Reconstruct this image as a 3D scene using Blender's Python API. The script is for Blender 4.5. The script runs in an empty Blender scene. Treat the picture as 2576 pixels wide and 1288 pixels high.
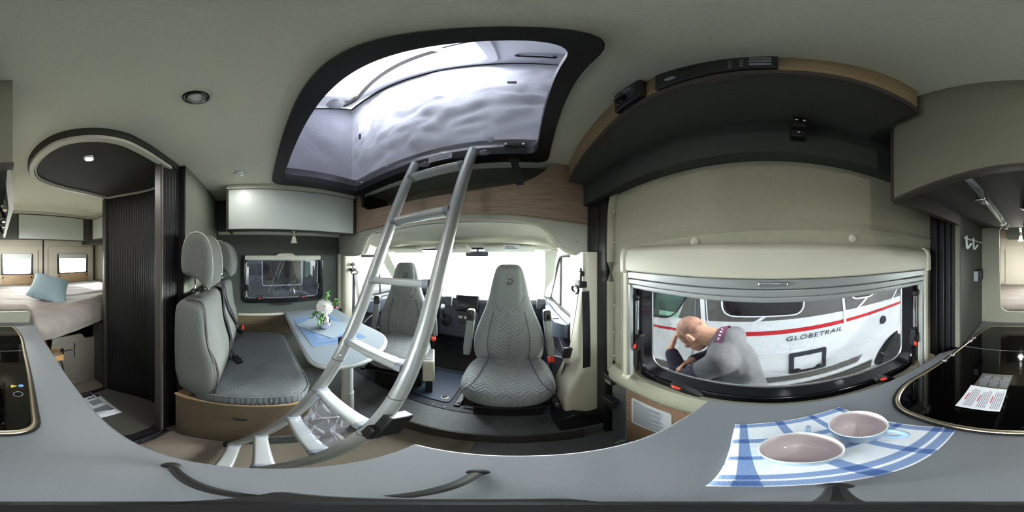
import bpy, bmesh, math, random
from math import sin, cos, pi, radians, tan, atan2, sqrt, hypot
from mathutils import Vector, Matrix, noise as mnoise

# ------------------------------------------------------------------ camera, world, sun, exposure
scene = bpy.context.scene
COL = scene.collection
cam_data = bpy.data.cameras.new('camera')
cam_data.type = 'PANO'
cam_data.clip_start = 0.005
try:
    cam_data.panorama_type = 'EQUIRECTANGULAR'
except Exception:
    pass
try:
    cam_data.cycles.panorama_type = 'EQUIRECTANGULAR'
except Exception:
    pass
cam = bpy.data.objects.new('camera', cam_data)
cam.rotation_euler = (pi / 2, 0, 0)          # the panorama's centre looks along +Y, the van's forward
COL.objects.link(cam)
scene.camera = cam

world = bpy.data.worlds.new('world')
scene.world = world
world.use_nodes = True
wn, wl = world.node_tree.nodes, world.node_tree.links
bg = wn['Background']
bg.inputs['Color'].default_value = (0.93, 0.97, 0.97, 1)
# hazy bright sky: brightest towards the front and rear horizon, calmer overhead
SKY_BASE, SKY_FRONT, SKY_REAR = 0.6, 30.0, 32.0
wtc = wn.new('ShaderNodeTexCoord')
wsp = wn.new('ShaderNodeSeparateXYZ')
wl.new(wtc.outputs['Generated'], wsp.inputs['Vector'])
def wmath(op, x, y):
    k = wn.new('ShaderNodeMath')
    k.operation = op
    for i, v in enumerate((x, y)):
        if isinstance(v, (int, float)): k.inputs[i].default_value = v
        else: wl.new(v, k.inputs[i])
    return k.outputs[0]
wf = wmath('MULTIPLY', wmath('POWER', wmath('MAXIMUM', wsp.outputs['Y'], 0.0), 3.0), SKY_FRONT)
wr = wmath('MULTIPLY', wmath('POWER', wmath('MAXIMUM', wmath('MULTIPLY', wsp.outputs['Y'], -1.0), 0.0), 3.0), SKY_REAR)
wl.new(wmath('ADD', wmath('ADD', wf, wr), SKY_BASE), bg.inputs['Strength'])

sun_data = bpy.data.lights.new('sun', 'SUN')
sun_data.energy = 10.0
sun_data.angle = radians(0.6)
sun_data.color = (1.0, 0.95, 0.87)
sun = bpy.data.objects.new('sun', sun_data)
sun.rotation_euler = Vector((-0.20, 0.85, -0.44)).to_track_quat('-Z', 'Y').to_euler()
COL.objects.link(sun)

scene.view_settings.view_transform = 'Standard'
scene.view_settings.look = 'None'
scene.view_settings.gamma = 1
scene.view_settings.use_curve_mapping = False
scene.view_settings.exposure = 1.85
cy = scene.cycles
cy.use_denoising = True
cy.max_bounces = 12
cy.diffuse_bounces = 7
cy.glossy_bounces = 4
cy.transmission_bounces = 6
cy.transparent_max_bounces = 12
cy.sample_clamp_indirect = 6.0
cy.caustics_reflective = False
cy.caustics_refractive = False

# ------------------------------------------------------------------ object helpers
rnd = random.Random(7)
WM = {}


def link(o):
    COL.objects.link(o)
    return o


def tag(o, label=None, cat=None, group=None, kind=None):
    if label: o['label'] = label
    if cat: o['category'] = cat
    if group: o['group'] = group
    if kind: o['kind'] = kind
    return o


def thing(name, label, cat, loc=(0, 0, 0), rz=0.0, group=None):
    o = bpy.data.objects.new(name, None)
    o.empty_display_size = 0.05
    o.location = loc
    o.rotation_euler = (0, 0, rz)
    WM[o] = Matrix.Translation(Vector(loc)) @ Matrix.Rotation(rz, 4, 'Z')
    link(o)
    return tag(o, label, cat, group)


def O(name, bm, mat, parent=None, ang=35, bevel=0.0, local=False, label=None, seg=2):
    """one bmesh -> one linked mesh object; world coordinates unless local"""
    me = bpy.data.meshes.new(name)
    bmesh.ops.recalc_face_normals(bm, faces=bm.faces)
    bm.to_mesh(me)
    bm.free()
    for m in (mat if isinstance(mat, (list, tuple)) else [mat]):
        me.materials.append(m)
    if ang:
        me.polygons.foreach_set('use_smooth', [True] * len(me.polygons))
        me.set_sharp_from_angle(angle=radians(ang))
    o = bpy.data.objects.new(name, me)
    link(o)
    if parent is not None:
        o.parent = parent
        if not local and parent in WM:
            o.matrix_parent_inverse = WM[parent].inverted()
    if bevel:
        md = o.modifiers.new('bevel', 'BEVEL')
        md.width = bevel
        md.segments = seg
        md.limit_method = 'ANGLE'
        md.angle_limit = radians(40)
        md.harden_normals = False
    if label:
        o['label'] = label
    return o


def S(name, bm, mat, **k):
    o = O(name, bm, mat, **k)
    if o.parent is None:
        o['kind'] = 'structure'
    return o


def dup(root, loc, rz, label=None, group=None):
    r = root.copy()
    link(r)
    r.location = loc
    r.rotation_euler = (0, 0, rz)
    if label: r['label'] = label
    if group: r['group'] = group

    def kids(src, dst):
        for ch in [c for c in bpy.data.objects if c.parent == src]:
            c = ch.copy()
            link(c)
            c.parent = dst
            kids(ch, c)
    kids(root, r)
    return r


def B():
    return bmesh.new()


def V(bm, p):
    return bm.verts.new(p)


def box(bm, lo, hi, rot=None, piv=None):
    c = [(a + b) / 2 for a, b in zip(lo, hi)]
    s = [abs(b - a) for a, b in zip(lo, hi)]
    M = Matrix.Translation(c) @ Matrix.Diagonal((*s, 1))
    if rot is not None:
        p = Vector(piv if piv is not None else c)
        M = Matrix.Translation(p) @ rot.to_4x4() @ Matrix.Translation(-p) @ M
    bmesh.ops.create_cube(bm, size=1, matrix=M)
    return bm


def RX(a): return Matrix.Rotation(a, 3, 'X')
def RY(a): return Matrix.Rotation(a, 3, 'Y')
def RZ(a): return Matrix.Rotation(a, 3, 'Z')


def prism(bm, pts, f, lo, hi):
    """polygon pts (2-D) placed by f(a, b, t), extruded from t=lo to t=hi"""
    a = [V(bm, f(p[0], p[1], lo)) for p in pts]
    b = [V(bm, f(p[0], p[1], hi)) for p in pts]
    n = len(pts)
    bm.faces.new(a[::-1])
    bm.faces.new(b)
    for i in range(n):
        j = (i + 1) % n
        bm.faces.new((a[i], a[j], b[j], b[i]))
    return bm


FXY = lambda a, b, t: (a, b, t)      # plan outlines
FXZ = lambda a, b, t: (a, t, b)      # panels facing along Y
FYZ = lambda a, b, t: (t, a, b)      # panels facing along X


def holeplate(bm, outer, holes, f, lo, hi):
    es = []
    for loop in [outer] + holes:
        vs = [V(bm, f(p[0], p[1], lo)) for p in loop]
        es += [bm.edges.new((vs[i], vs[(i + 1) % len(vs)])) for i in range(len(vs))]
    r = bmesh.ops.triangle_fill(bm, use_beauty=True, use_dissolve=False, edges=es)
    faces = [g for g in r['geom'] if isinstance(g, bmesh.types.BMFace)]
    if hi != lo:
        ex = bmesh.ops.extrude_face_region(bm, geom=faces)
        d = Vector(f(0, 0, hi)) - Vector(f(0, 0, lo))
        bmesh.ops.translate(bm, vec=d, verts=[g for g in ex['geom'] if isinstance(g, bmesh.types.BMVert)])
    return bm


def rpoly(pts, r, seg=6):
    """polygon with rounded corners, r a number or one radius per corner"""
    out = []
    n = len(pts)
    for i in range(n):
        p = Vector(pts[i]); a = Vector(pts[i - 1]); c = Vector(pts[(i + 1) % n])
        rr = r[i] if isinstance(r, (list, tuple)) else r
        u = (a - p); w = (c - p)
        m = min(u.length, w.length) * 0.49
        rr = min(rr, m)
        if rr <= 1e-5:
            out.append(tuple(p)); continue
        p0 = p + u.normalized() * rr; p1 = p + w.normalized() * rr
        for k in range(seg + 1):
            t = k / seg
            out.append(tuple((1 - t) ** 2 * p0 + 2 * t * (1 - t) * p + t * t * p1))
    return out


def rrect(x0, y0, x1, y1, r, seg=6):
    return rpoly([(x0, y0), (x1, y0), (x1, y1), (x0, y1)], r, seg)


def smooth_path(pts, n=6):
    """Catmull-Rom through the points"""
    P = [Vector(p) for p in pts]
    out = []
    for i in range(len(P) - 1):
        p0 = P[max(i - 1, 0)]; p1 = P[i]; p2 = P[i + 1]; p3 = P[min(i + 2, len(P) - 1)]
        for k in range(n):
            t = k / n
            out.append(0.5 * ((2 * p1) + (p2 - p0) * t + (2 * p0 - 5 * p1 + 4 * p2 - p3) * t * t + (3 * p1 - p0 - 3 * p2 + p3) * t ** 3))
    out.append(P[-1])
    return out


def sweep(bm, path, section, up=(0, 0, 1), caps=True, scale=None, closed=False):
    """sweep a 2-D section (list of (a, b)) along a path; a = sideways, b = along up"""
    P = [Vector(p) for p in path]
    n = len(P)
    rings = []
    for i in range(n):
        if closed:
            t = (P[(i + 1) % n] - P[i - 1]).normalized()
        else:
            t = (P[min(i + 1, n - 1)] - P[max(i - 1, 0)]).normalized()
        u = Vector(up)
        s = t.cross(u)
        if s.length < 1e-4:
            s = t.cross(Vector((0.3, 0.9, 0.1)))
        s.normalize()
        w = s.cross(t).normalized()
        k = scale[i] if scale else 1.0
        rings.append([V(bm, P[i] + s * a * k + w * b * k) for a, b in section])
    m = len(section)
    R = n if closed else n - 1
    for i in range(R):
        r0, r1 = rings[i], rings[(i + 1) % n]
        for j in range(m):
            l = (j + 1) % m
            bm.faces.new((r0[j], r0[l], r1[l], r1[j]))
    if caps and not closed:
        bm.faces.new(rings[0][::-1]); bm.faces.new(rings[-1])
    return bm


def circ(r, n=12, ry=None):
    ry = r if ry is None else ry
    return [(r * cos(2 * pi * i / n), ry * sin(2 * pi * i / n)) for i in range(n)]


def tube(bm, path, r, n=12, up=(0, 0, 1), scale=None, closed=False):
    return sweep(bm, path, circ(r, n), up, True, scale, closed)


def strap(bm, path, w, th, up=(0, 0, 1)):
    return sweep(bm, path, [(-w / 2, -th / 2), (w / 2, -th / 2), (w / 2, th / 2), (-w / 2, th / 2)], up)


def lathe(bm, prof, c=(0, 0, 0), n=32, M=None, caps=True):
    """profile [(r, z)] turned about Z at c; M an optional 3x3 turn first"""
    rings = []
    for r, z in prof:
        ring = []
        for i in range(n):
            p = Vector((r * cos(2 * pi * i / n), r * sin(2 * pi * i / n), z))
            if M is not None: p = M @ p
            ring.append(V(bm, p + Vector(c)))
        rings.append(ring)
    for a, b in zip(rings, rings[1:]):
        for i in range(n):
            j = (i + 1) % n
            bm.faces.new((a[i], a[j], b[j], b[i]))
    if caps:
        bm.faces.new(rings[0][::-1]); bm.faces.new(rings[-1])
    return bm


def loft(bm, rings, caps=True, closed=True):
    R = [[V(bm, p) for p in ring] for ring in rings]
    m = len(R[0])
    for a, b in zip(R, R[1:]):
        for i in range(m if closed else m - 1):
            j = (i + 1) % m
            bm.faces.new((a[i], a[j], b[j], b[i]))
    if caps and closed:
        bm.faces.new(R[0][::-1]); bm.faces.new(R[-1])
    return R


def grid(bm, f, nu, nv, mi=None):
    R = [[V(bm, f(i / nu, j / nv)) for j in range(nv + 1)] for i in range(nu + 1)]
    for i in range(nu):
        for j in range(nv):
            fc = bm.faces.new((R[i][j], R[i + 1][j], R[i + 1][j + 1], R[i][j + 1]))
            if mi: fc.material_index = mi((i + .5) / nu, (j + .5) / nv)
    return R


def sphere(bm, c, r, n=16, M=None):
    rr = r if isinstance(r, (list, tuple)) else (r, r, r)
    T = Matrix.Translation(c) @ (M.to_4x4() if M is not None else Matrix.Identity(4)) @ Matrix.Diagonal((*rr, 1))
    bmesh.ops.create_uvsphere(bm, u_segments=n, v_segments=max(8, n // 2), radius=1, matrix=T)
    return bm


def capsule(bm, p0, p1, r0, r1, n=14):
    """tapered limb with round ends"""
    p0 = Vector(p0); p1 = Vector(p1)
    d = p1 - p0
    L = d.length
    q = d.to_track_quat('Z', 'Y').to_matrix()
    prof = []
    for k in range(5):
        a = -pi / 2 + pi / 2 * k / 4
        prof.append((max(r0 * cos(a), 1e-4), r0 * sin(a)))
    for k in range(5):
        a = pi / 2 * k / 4
        prof.append((max(r1 * cos(a), 1e-4), L + r1 * sin(a)))
    return lathe(bm, prof, p0, n, q)


def ribbed(bm, path, z0, z1, depth=0.012, pitch=0.022):
    """pleated wall standing along a plan path"""
    P = [Vector((p[0], p[1])) for p in path]
    out = []
    k = 0
    for a, b in zip(P, P[1:]):
        d = b - a
        n = max(1, int(d.length / pitch))
        nn = Vector((-d.y, d.x)).normalized()
        for i in range(n):
            out.append(a + d * i / n + nn * (depth if k % 2 else 0)); k += 1
    out.append(P[-1])
    rows = [[V(bm, (p.x, p.y, z)) for p in out] for z in (z0, z1)]
    for i in range(len(out) - 1):
        bm.faces.new((rows[0][i], rows[0][i + 1], rows[1][i + 1], rows[1][i]))
    return bm


def solid(o, t, off=0):
    md = o.modifiers.new('solidify', 'SOLIDIFY')
    md.thickness = t
    md.offset = off
    return o


def subsurf(o, n=1):
    md = o.modifiers.new('subsurf', 'SUBSURF')
    md.levels = n
    md.render_levels = n
    return o


def remesh(o, v, smooth=4):
    md = o.modifiers.new('remesh', 'REMESH')
    md.mode = 'VOXEL'
    md.voxel_size = v
    md.use_smooth_shade = True
    if smooth:
        ms = o.modifiers.new('smooth', 'SMOOTH')
        ms.iterations = smooth
        ms.factor = 0.5
    return o


def text_mesh(bm, s, size, M, ext=0.0006, shear=0.0, spacing=1.0, bold=0.0, sx=1.0, align='CENTER'):
    cu = bpy.data.curves.new('txt', 'FONT')
    cu.body = s
    cu.size = size
    cu.extrude = ext
    cu.shear = shear
    cu.space_character = spacing
    cu.offset = bold
    cu.align_x = align
    cu.align_y = 'CENTER'
    to = bpy.data.objects.new('txt', cu)
    COL.objects.link(to)
    dg = bpy.context.evaluated_depsgraph_get()
    me = bpy.data.meshes.new_from_object(to.evaluated_get(dg))
    for v in me.vertices:
        v.co.x *= sx
    me.transform(M)
    bm.from_mesh(me)
    bpy.data.objects.remove(to)
    bpy.data.curves.remove(cu)
    bpy.data.meshes.remove(me)
    return bm


def basis(o, ex, ey):
    ex = Vector(ex).normalized(); ey = Vector(ey).normalized(); ez = ex.cross(ey)
    M = Matrix((ex, ey, ez)).transposed().to_4x4()
    return Matrix.Translation(o) @ M


# ------------------------------------------------------------------ materials
def lin(c):
    return tuple((x / 255 / 12.92) if x / 255 <= 0.04045 else ((x / 255 + 0.055) / 1.055) ** 2.4 for x in c) + (1.0,)


MATS = {}


def mat(name, rgb, rough=0.5, metal=0.0, var=0.0, vscale=40, vstretch=(1, 1, 1), bump=0.0, bscale=200, bstretch=(1, 1, 1),
        spec=0.5, coat=0.0, emit=None, zig=None, transl=0.0, rgb2=None, alpha=1.0, detail=3.0):
    m = bpy.data.materials.new(name)
    m.use_nodes = True
    nt = m.node_tree
    N, Lk = nt.nodes, nt.links
    p = N['Principled BSDF']
    col = lin(rgb)
    p.inputs['Base Color'].default_value = col
    p.inputs['Roughness'].default_value = rough
    p.inputs['Metallic'].default_value = metal
    p.inputs['Specular IOR Level'].default_value = spec
    p.inputs['Coat Weight'].default_value = coat
    tc = N.new('ShaderNodeTexCoord')

    def nz(scale, st, det=detail):
        mp = N.new('ShaderNodeMapping')
        mp.inputs['Scale'].default_value = st
        Lk.new(tc.outputs['Object'], mp.inputs['Vector'])
        n = N.new('ShaderNodeTexNoise')
        n.inputs['Scale'].default_value = scale
        n.inputs['Detail'].default_value = det
        Lk.new(mp.outputs['Vector'], n.inputs['Vector'])
        return n
    if var:
        n = nz(vscale, vstretch)
        r = N.new('ShaderNodeValToRGB')
        c2 = lin(rgb2) if rgb2 else tuple(min(1, c * (1 + var)) for c in col[:3]) + (1,)
        c1 = col if rgb2 else tuple(c * (1 - var) for c in col[:3]) + (1,)
        r.color_ramp.elements[0].position = 0.33
        r.color_ramp.elements[1].position = 0.67
        r.color_ramp.elements[0].color = c1
        r.color_ramp.elements[1].color = c2
        Lk.new(n.outputs['Fac'], r.inputs['Fac'])
        Lk.new(r.outputs['Color'], p.inputs['Base Color'])
    hgt = None
    if bump:
        n = nz(bscale, bstretch, 2.0)
        hgt = n.outputs['Fac']
        b = N.new('ShaderNodeBump')
        b.inputs['Strength'].default_value = bump
        b.inputs['Distance'].default_value = 0.002
        Lk.new(hgt, b.inputs['Height'])
        Lk.new(b.outputs['Normal'], p.inputs['Normal'])
    if zig:
        # quilted chevron: wave along axis b shifted by a triangle wave along axis a
        ax, bx, pitch, period, amp, strength, dk = zig
        sp = N.new('ShaderNodeSeparateXYZ')
        Lk.new(tc.outputs['Object'], sp.inputs['Vector'])

        def mth(op, x, y=None):
            k = N.new('ShaderNodeMath')
            k.operation = op
            for idx, v in enumerate((x, y)):
                if v is None: continue
                if isinstance(v, (int, float)): k.inputs[idx].default_value = v
                else: Lk.new(v, k.inputs[idx])
            return k.outputs[0]
        tri = mth('PINGPONG', sp.outputs[ax], period / 2)
        ph = mth('ADD', sp.outputs[bx], mth('MULTIPLY', tri, amp))
        w = mth('SINE', mth('MULTIPLY', ph, 2 * pi / pitch))
        w = mth('MULTIPLY_ADD', w, 0.5)
        w.node.inputs[2].default_value = 0.5
        sharp = mth('POWER', w, 0.35)
        b2 = N.new('ShaderNodeBump')
        b2.inputs['Strength'].default_value = strength
        b2.inputs['Distance'].default_value = 0.006
        Lk.new(sharp, b2.inputs['Height'])
        if bump:
            Lk.new(b.outputs['Normal'], b2.inputs['Normal'])
        Lk.new(b2.outputs['Normal'], p.inputs['Normal'])
    if emit:
        p.inputs['Emission Color'].default_value = lin(emit[0])
        p.inputs['Emission Strength'].default_value = emit[1]
    if transl:
        out = N['Material Output']
        tr = N.new('ShaderNodeBsdfTranslucent')
        tr.inputs['Color'].default_value = col
        mx = N.new('ShaderNodeMixShader')
        mx.inputs['Fac'].default_value = transl
        Lk.new(p.outputs[0], mx.inputs[1])
        Lk.new(tr.outputs[0], mx.inputs[2])
        Lk.new(mx.outputs[0], out.inputs['Surface'])
    p.inputs['Alpha'].default_value = alpha
    MATS[name] = m
    return m


def glass(name, tint, refl=0.08, rough=0.02, haze=0.0):
    """thin pane: lets light straight through, mirrors a little"""
    m = bpy.data.materials.new(name)
    m.use_nodes = True
    nt = m.node_tree
    N, Lk = nt.nodes, nt.links
    out = N['Material Output']
    N.remove(N['Principled BSDF'])
    t = N.new('ShaderNodeBsdfTransparent')
    t.inputs['Color'].default_value = (*tint, 1)
    g = N.new('ShaderNodeBsdfGlossy')
    g.inputs['Roughness'].default_value = rough
    lw = N.new('ShaderNodeLayerWeight')
    lw.inputs['Blend'].default_value = 0.35
    mm = N.new('ShaderNodeMath')
    mm.operation = 'MULTIPLY_ADD'
    mm.inputs[1].default_value = 0.35
    mm.inputs[2].default_value = refl
    Lk.new(lw.outputs['Fresnel'], mm.inputs[0])
    mx = N.new('ShaderNodeMixShader')
    Lk.new(mm.outputs[0], mx.inputs['Fac'])
    Lk.new(t.outputs[0], mx.inputs[1])
    Lk.new(g.outputs[0], mx.inputs[2])
    last = mx
    if haze:
        d = N.new('ShaderNodeBsdfDiffuse')
        d.inputs['Color'].default_value = (0.8, 0.8, 0.85, 1)
        m2 = N.new('ShaderNodeMixShader')
        m2.inputs['Fac'].default_value = haze
        Lk.new(mx.outputs[0], m2.inputs[1])
        Lk.new(d.outputs[0], m2.inputs[2])
        last = m2
    Lk.new(last.outputs[0], out.inputs['Surface'])
    return m


M_ceil = mat('ceiling_fabric', (224, 226, 210), 0.95, var=0.05, vscale=300, bump=0.25, bscale=600)
M_cream = mat('cream_trim', (170, 169, 149), 0.75, var=0.03, vscale=60, bump=0.15, bscale=400)
M_creamp = mat('cream_plastic', (205, 203, 185), 0.4, bump=0.04, bscale=500)
M_rear = mat('rear_lining', (194, 189, 174), 0.8, bump=0.1, bscale=300)
M_dgrey = mat('dark_grey_lining', (78, 84, 80), 0.85, var=0.08, vscale=200, bump=0.2, bscale=500)
M_wallpanel = mat('grey_green_panel', (112, 118, 106), 0.7, var=0.05, vscale=250)
M_char = mat('charcoal_board', (72, 73, 67), 0.75, var=0.1, vscale=500)
M_kpanel = mat('kitchen_panel', (118, 118, 104), 0.7, var=0.05, vscale=300)
M_edge = mat('edge_band', (62, 58, 54), 0.5)
M_wood = mat('oak', (146, 122, 92), 0.5, var=0.2, vscale=9, vstretch=(1.5, 1.5, 40), rgb2=(182, 156, 122))
M_woodx = mat('oak_header', (142, 120, 104), 0.5, var=0.2, vscale=7, vstretch=(1.2, 1.2, 30), rgb2=(172, 148, 130))
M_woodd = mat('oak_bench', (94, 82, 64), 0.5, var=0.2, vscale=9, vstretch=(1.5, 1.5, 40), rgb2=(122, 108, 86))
M_white = mat('white_laminate', (196, 204, 200), 0.35)
M_rail = mat('pale_rail', (200, 200, 188), 0.4)
M_work = mat('worktop', (116, 120, 125), 0.45, var=0.06, vscale=900, bump=0.08, bscale=900)
M_black = mat('black_plastic', (22, 22, 24), 0.45)
M_blackg = mat('black_gloss', (12, 12, 16), 0.12)
M_rubber = mat('black_rubber', (18, 18, 18), 0.8)
M_tamb = mat('tambour_black', (9, 9, 9), 0.6)
M_glassblk = mat('black_glass', (4, 4, 4), 0.03, spec=0.6)
M_alu = mat('aluminium', (196, 200, 204), 0.32, metal=0.9)
M_aluw = mat('pale_aluminium', (178, 182, 182), 0.36, metal=0.45)
M_chrome = mat('chrome', (225, 226, 228), 0.1, metal=1.0)
M_brass = mat('brushed_rim', (172, 160, 136), 0.28, metal=0.9)
M_fab = mat('grey_fabric', (122, 126, 127), 0.95, var=0.28, vscale=260, vstretch=(1, 1, 2.2), bump=0.5, bscale=700)
M_fabb = mat('bench_fabric_dimmed', (90, 93, 89), 0.95, var=0.28, vscale=260, vstretch=(1, 1, 2.2), bump=0.5, bscale=700)  # same fabric as the seats, colour darkened to hold down the front light
M_fabzig = mat('chevron_fabric', (122, 126, 127), 0.95, var=0.25, vscale=260, bump=0.3, bscale=700,
               zig=(0, 2, 0.030, 0.125, 0.9, 1.0, 0))
M_fabseat = mat('chevron_seat_fabric', (122, 126, 129), 0.95, var=0.25, vscale=260, bump=0.3, bscale=700,
                zig=(0, 1, 0.024, 0.10, 0.8, 0.6, 0))
M_benchzig = mat('chevron_bench_fabric', (112, 118, 122), 0.95, var=0.25, vscale=260, bump=0.3, bscale=700,
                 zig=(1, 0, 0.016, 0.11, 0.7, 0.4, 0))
M_pip = mat('piping', (168, 168, 158), 0.8)
M_belt = mat('seat_belt', (26, 26, 34), 0.6, bump=0.3, bscale=900)
M_red = mat('red_plastic', (214, 58, 40), 0.4)
M_tent = mat('tent_fabric', (148, 148, 160), 0.9, var=0.04, vscale=30, transl=0.012, bump=0.1, bscale=900)
M_roofw = mat('roof_lining', (200, 202, 206), 0.7)
M_floor = mat('floor_vinyl', (96, 100, 102), 0.6, var=0.12, vscale=90, bump=0.1, bscale=300)
M_carpet = mat('carpet', (132, 122, 110), 0.98, var=0.25, vscale=420, bump=0.7, bscale=500)
M_cabfloor = mat('cab_floor_rubber', (44, 50, 62), 0.55, bump=0.3, bscale=120, bstretch=(1, 8, 1))
M_dash = mat('dash_plastic', (44, 47, 56), 0.5, bump=0.1, bscale=500)
M_hood = mat('headliner', (188, 190, 178), 0.9)
M_tbl = mat('table_laminate', (118, 128, 137), 0.4, var=0.03, vscale=600)
M_sheet = mat('bed_sheet', (128, 120, 114), 0.9, var=0.12, vscale=4, vstretch=(1, 7, 1))
M_pillow = mat('pillow_fabric', (110, 126, 131), 0.95, var=0.12, vscale=300, bump=0.6, bscale=500)
M_card = mat('cardboard', (190, 146, 96), 0.85, var=0.06, vscale=30)
M_paper = mat('paper', (226, 230, 236), 0.7)
M_ink = mat('dark_ink', (40, 42, 52), 0.7)
M_inkg = mat('grey_ink', (136, 142, 152), 0.7)
M_inkr = mat('red_ink', (190, 40, 60), 0.7)
M_glass = glass('clear_pane', (0.93, 0.96, 0.95), 0.03)
M_tint = glass('tinted_pane', (0.32, 0.34, 0.36), 0.08, haze=0.03)
M_acryl = glass('skylight_pane', (0.9, 0.93, 0.95), 0.04)
M_film = glass('plastic_film', (0.90, 0.91, 0.95), 0.03, 0.25, haze=0.14)
M_door = glass('smoked_pane', (0.33, 0.34, 0.35), 0.0)
M_top = glass('smoked_skylight', (0.75, 0.78, 0.80), 0.03)

# ================================================================== STRUCTURE
FL = -1.41      # aisle floor
PF = -1.27      # raised dinette and cab floor
CE = 0.53       # ceiling

# floors
bm = B(); box(bm, (-1.5, -2.2, FL - 0.05), (0.50, 0.66, FL)); S('floor', bm, M_carpet)
bm = B(); box(bm, (-1.5, -0.02, FL + 0.001), (-0.62, 0.66, PF)); box(bm, (-1.5, 0.645, FL), (0.50, 0.86, PF))
S('floor_platform', bm, M_floor, bevel=0.004)
bm = B(); box(bm, (-1.5, 0.86, PF - 0.06), (0.50, 2.15, PF)); S('floor_cab', bm, M_cabfloor)
bm = B(); box(bm, (-0.62, 0.632, FL + 0.001), (0.30, 0.6455, PF + 0.003)); S('trim_1', bm, M_edge, bevel=0.003)
bm = B(); box(bm, (-0.14, 0.33, FL + 0.001), (0.48, 0.631, FL + 0.012)); S('trim_2', bm, M_floor, bevel=0.004)
bm = B()
for y in (0.44, 0.47, 0.50):
    box(bm, (0.372, y, FL + 0.002), (0.50, y + 0.014, FL + 0.02))
S('trim_3', bm, M_alu, bevel=0.002)

# ceiling with the hatch opening
hatch_out = rpoly([(-1.085, 0.10), (0.085, 0.085), (0.175, 0.785), (-1.095, 0.80)], [0.09, 0.09, 0.07, 0.06], 8)
hatch_in = rpoly([(-1.0, 0.165), (0.058, 0.128), (0.108, 0.705), (-1.005, 0.715)], [0.07, 0.06, 0.06, 0.05], 8)
bm = B()
holeplate(bm, [(-1.5, -2.2), (0.50, -2.2), (0.50, 0.88), (-1.5, 0.88)], [rpoly([(-1.07, 0.12), (0.075, 0.105), (0.155, 0.765), (-1.08, 0.78)], 0.07)], FXY, CE, CE + 0.03)
S('ceiling', bm, M_ceil, ang=0)
# outer roof skin above it, also open at the hatch
bm = B()
holeplate(bm, [(-1.56, -2.24), (0.53, -2.24), (0.53, 1.30), (-1.56, 1.30)], [rpoly([(-1.07, 0.12), (0.075, 0.105), (0.155, 0.765), (-1.08, 0.78)], 0.07)], FXY, 0.605, 0.625)
S('ceiling_roof', bm, M_white, ang=0)

# left wall, dinette part, with window opening
WY0, WY1, WZ0, WZ1 = -0.115, 0.62, -0.42, -0.015
bm = B()
holeplate(bm, [(-0.37, -1.45), (0.86, -1.45), (0.86, 0.56), (-0.37, 0.56)], [rrect(WY0, WZ0, WY1, WZ1, 0.05)], FYZ, -1.47, -1.50)
S('wall_left', bm, M_dgrey, ang=0)
bm = B(); box(bm, (-1.50, -2.2, -1.45), (-1.47, -0.37, 0.56)); S('wall_rear_left', bm, M_rear)
bm = B()
holeplate(bm, [(-2.25, -1.6), (0.97, -1.6), (0.97, 0.61), (-2.25, 0.61)], [rrect(WY0, WZ0, WY1, WZ1, 0.05)], FYZ, -1.54, -1.56)
S('wall_outer_left', bm, M_white, ang=0)
bm = B(); box(bm, (-1.47, -0.34, 0.190), (-1.43, 0.845, 0.222)); S('trim_4', bm, M_rail, bevel=0.006)
bm = B(); box(bm, (-1.47, -0.16, -0.745), (-1.44, 0.845, -0.555))
S('baseboard_left', bm, M_woodd)
bm = B(); box(bm, (-1.47, -0.16, -0.553), (-1.435, 0.845, -0.535)); S('trim_5', bm, M_rail, bevel=0.004)

# outer wall on the right, open for the sliding door's window
bm = B()
holeplate(bm, [(-2.25, -1.6), (0.97, -1.6), (0.97, 0.61), (-2.25, 0.61)], [rrect(-0.56, -0.56, 0.47, 0.0, 0.08)], FYZ, 0.51, 0.53)
S('wall_right', bm, M_white, ang=0)
bm = B(); box(bm, (0.31, -2.15, -1.41), (0.34, -1.10, 0.53)); S('wall_rear_right', bm, M_rear)

# niche wall beside the hob and the pillar in front of it
bm = B(); box(bm, (0.285, -1.10, -0.48), (0.31, -0.695, 0.20)); S('wall_niche', bm, M_char)
bm = B(); box(bm, (0.287, -0.697, -0.47), (0.309, -0.688, 0.17)); S('trim_6', bm, M_kpanel)
bm = B()
for x0, x1, y in ((0.31, 0.335, -0.70), (0.335, 0.36, -0.688), (0.36, 0.372, -0.672), (0.372, 0.392, -0.684), (0.392, 0.50, -0.66)):
    box(bm, (x0, -0.74, -1.41), (x1, y, 0.40))
S('wall_pillar_rear', bm, M_black, bevel=0.003)

# grey panel wall between bench and shower
bm = B()
prism(bm, rpoly([(-1.47, -1.41), (-0.735, -1.41), (-0.745, -0.2), (-0.765, 0.10), (-0.775, 0.527), (-1.47, 0.527)], [0, 0, .1, .1, 0, 0]), FXZ, -0.385, -0.36)
S('wall_bathroom', bm, M_wallpanel)
bm = B()
path = [(-0.735, -0.372, -1.40), (-0.742, -0.372, -0.5), (-0.755, -0.372, 0.0), (-0.768, -0.372, 0.25), (-0.775, -0.372, 0.525)]
sweep(bm, smooth_path(path, 5), [(-0.015, -0.008), (0.015, -0.008), (0.015, 0.008), (-0.015, 0.008)], up=(1, 0, 0))
S('trim_7', bm, M_black)
for x, z, w_ in ((-0.83, 0.50, 'higher'), (-0.98, 0.47, 'lower')):
    bm = B(); lathe(bm, [(0.012, 0), (0.014, 0.002), (0.012, 0.004)], (x, -0.36, z), 16, RX(-pi / 2))
    tag(O('screw_cover', bm, M_wallpanel), 'the %s of two round screw covers on the grey panel wall near the ceiling' % w_, 'screw cover')

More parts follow.
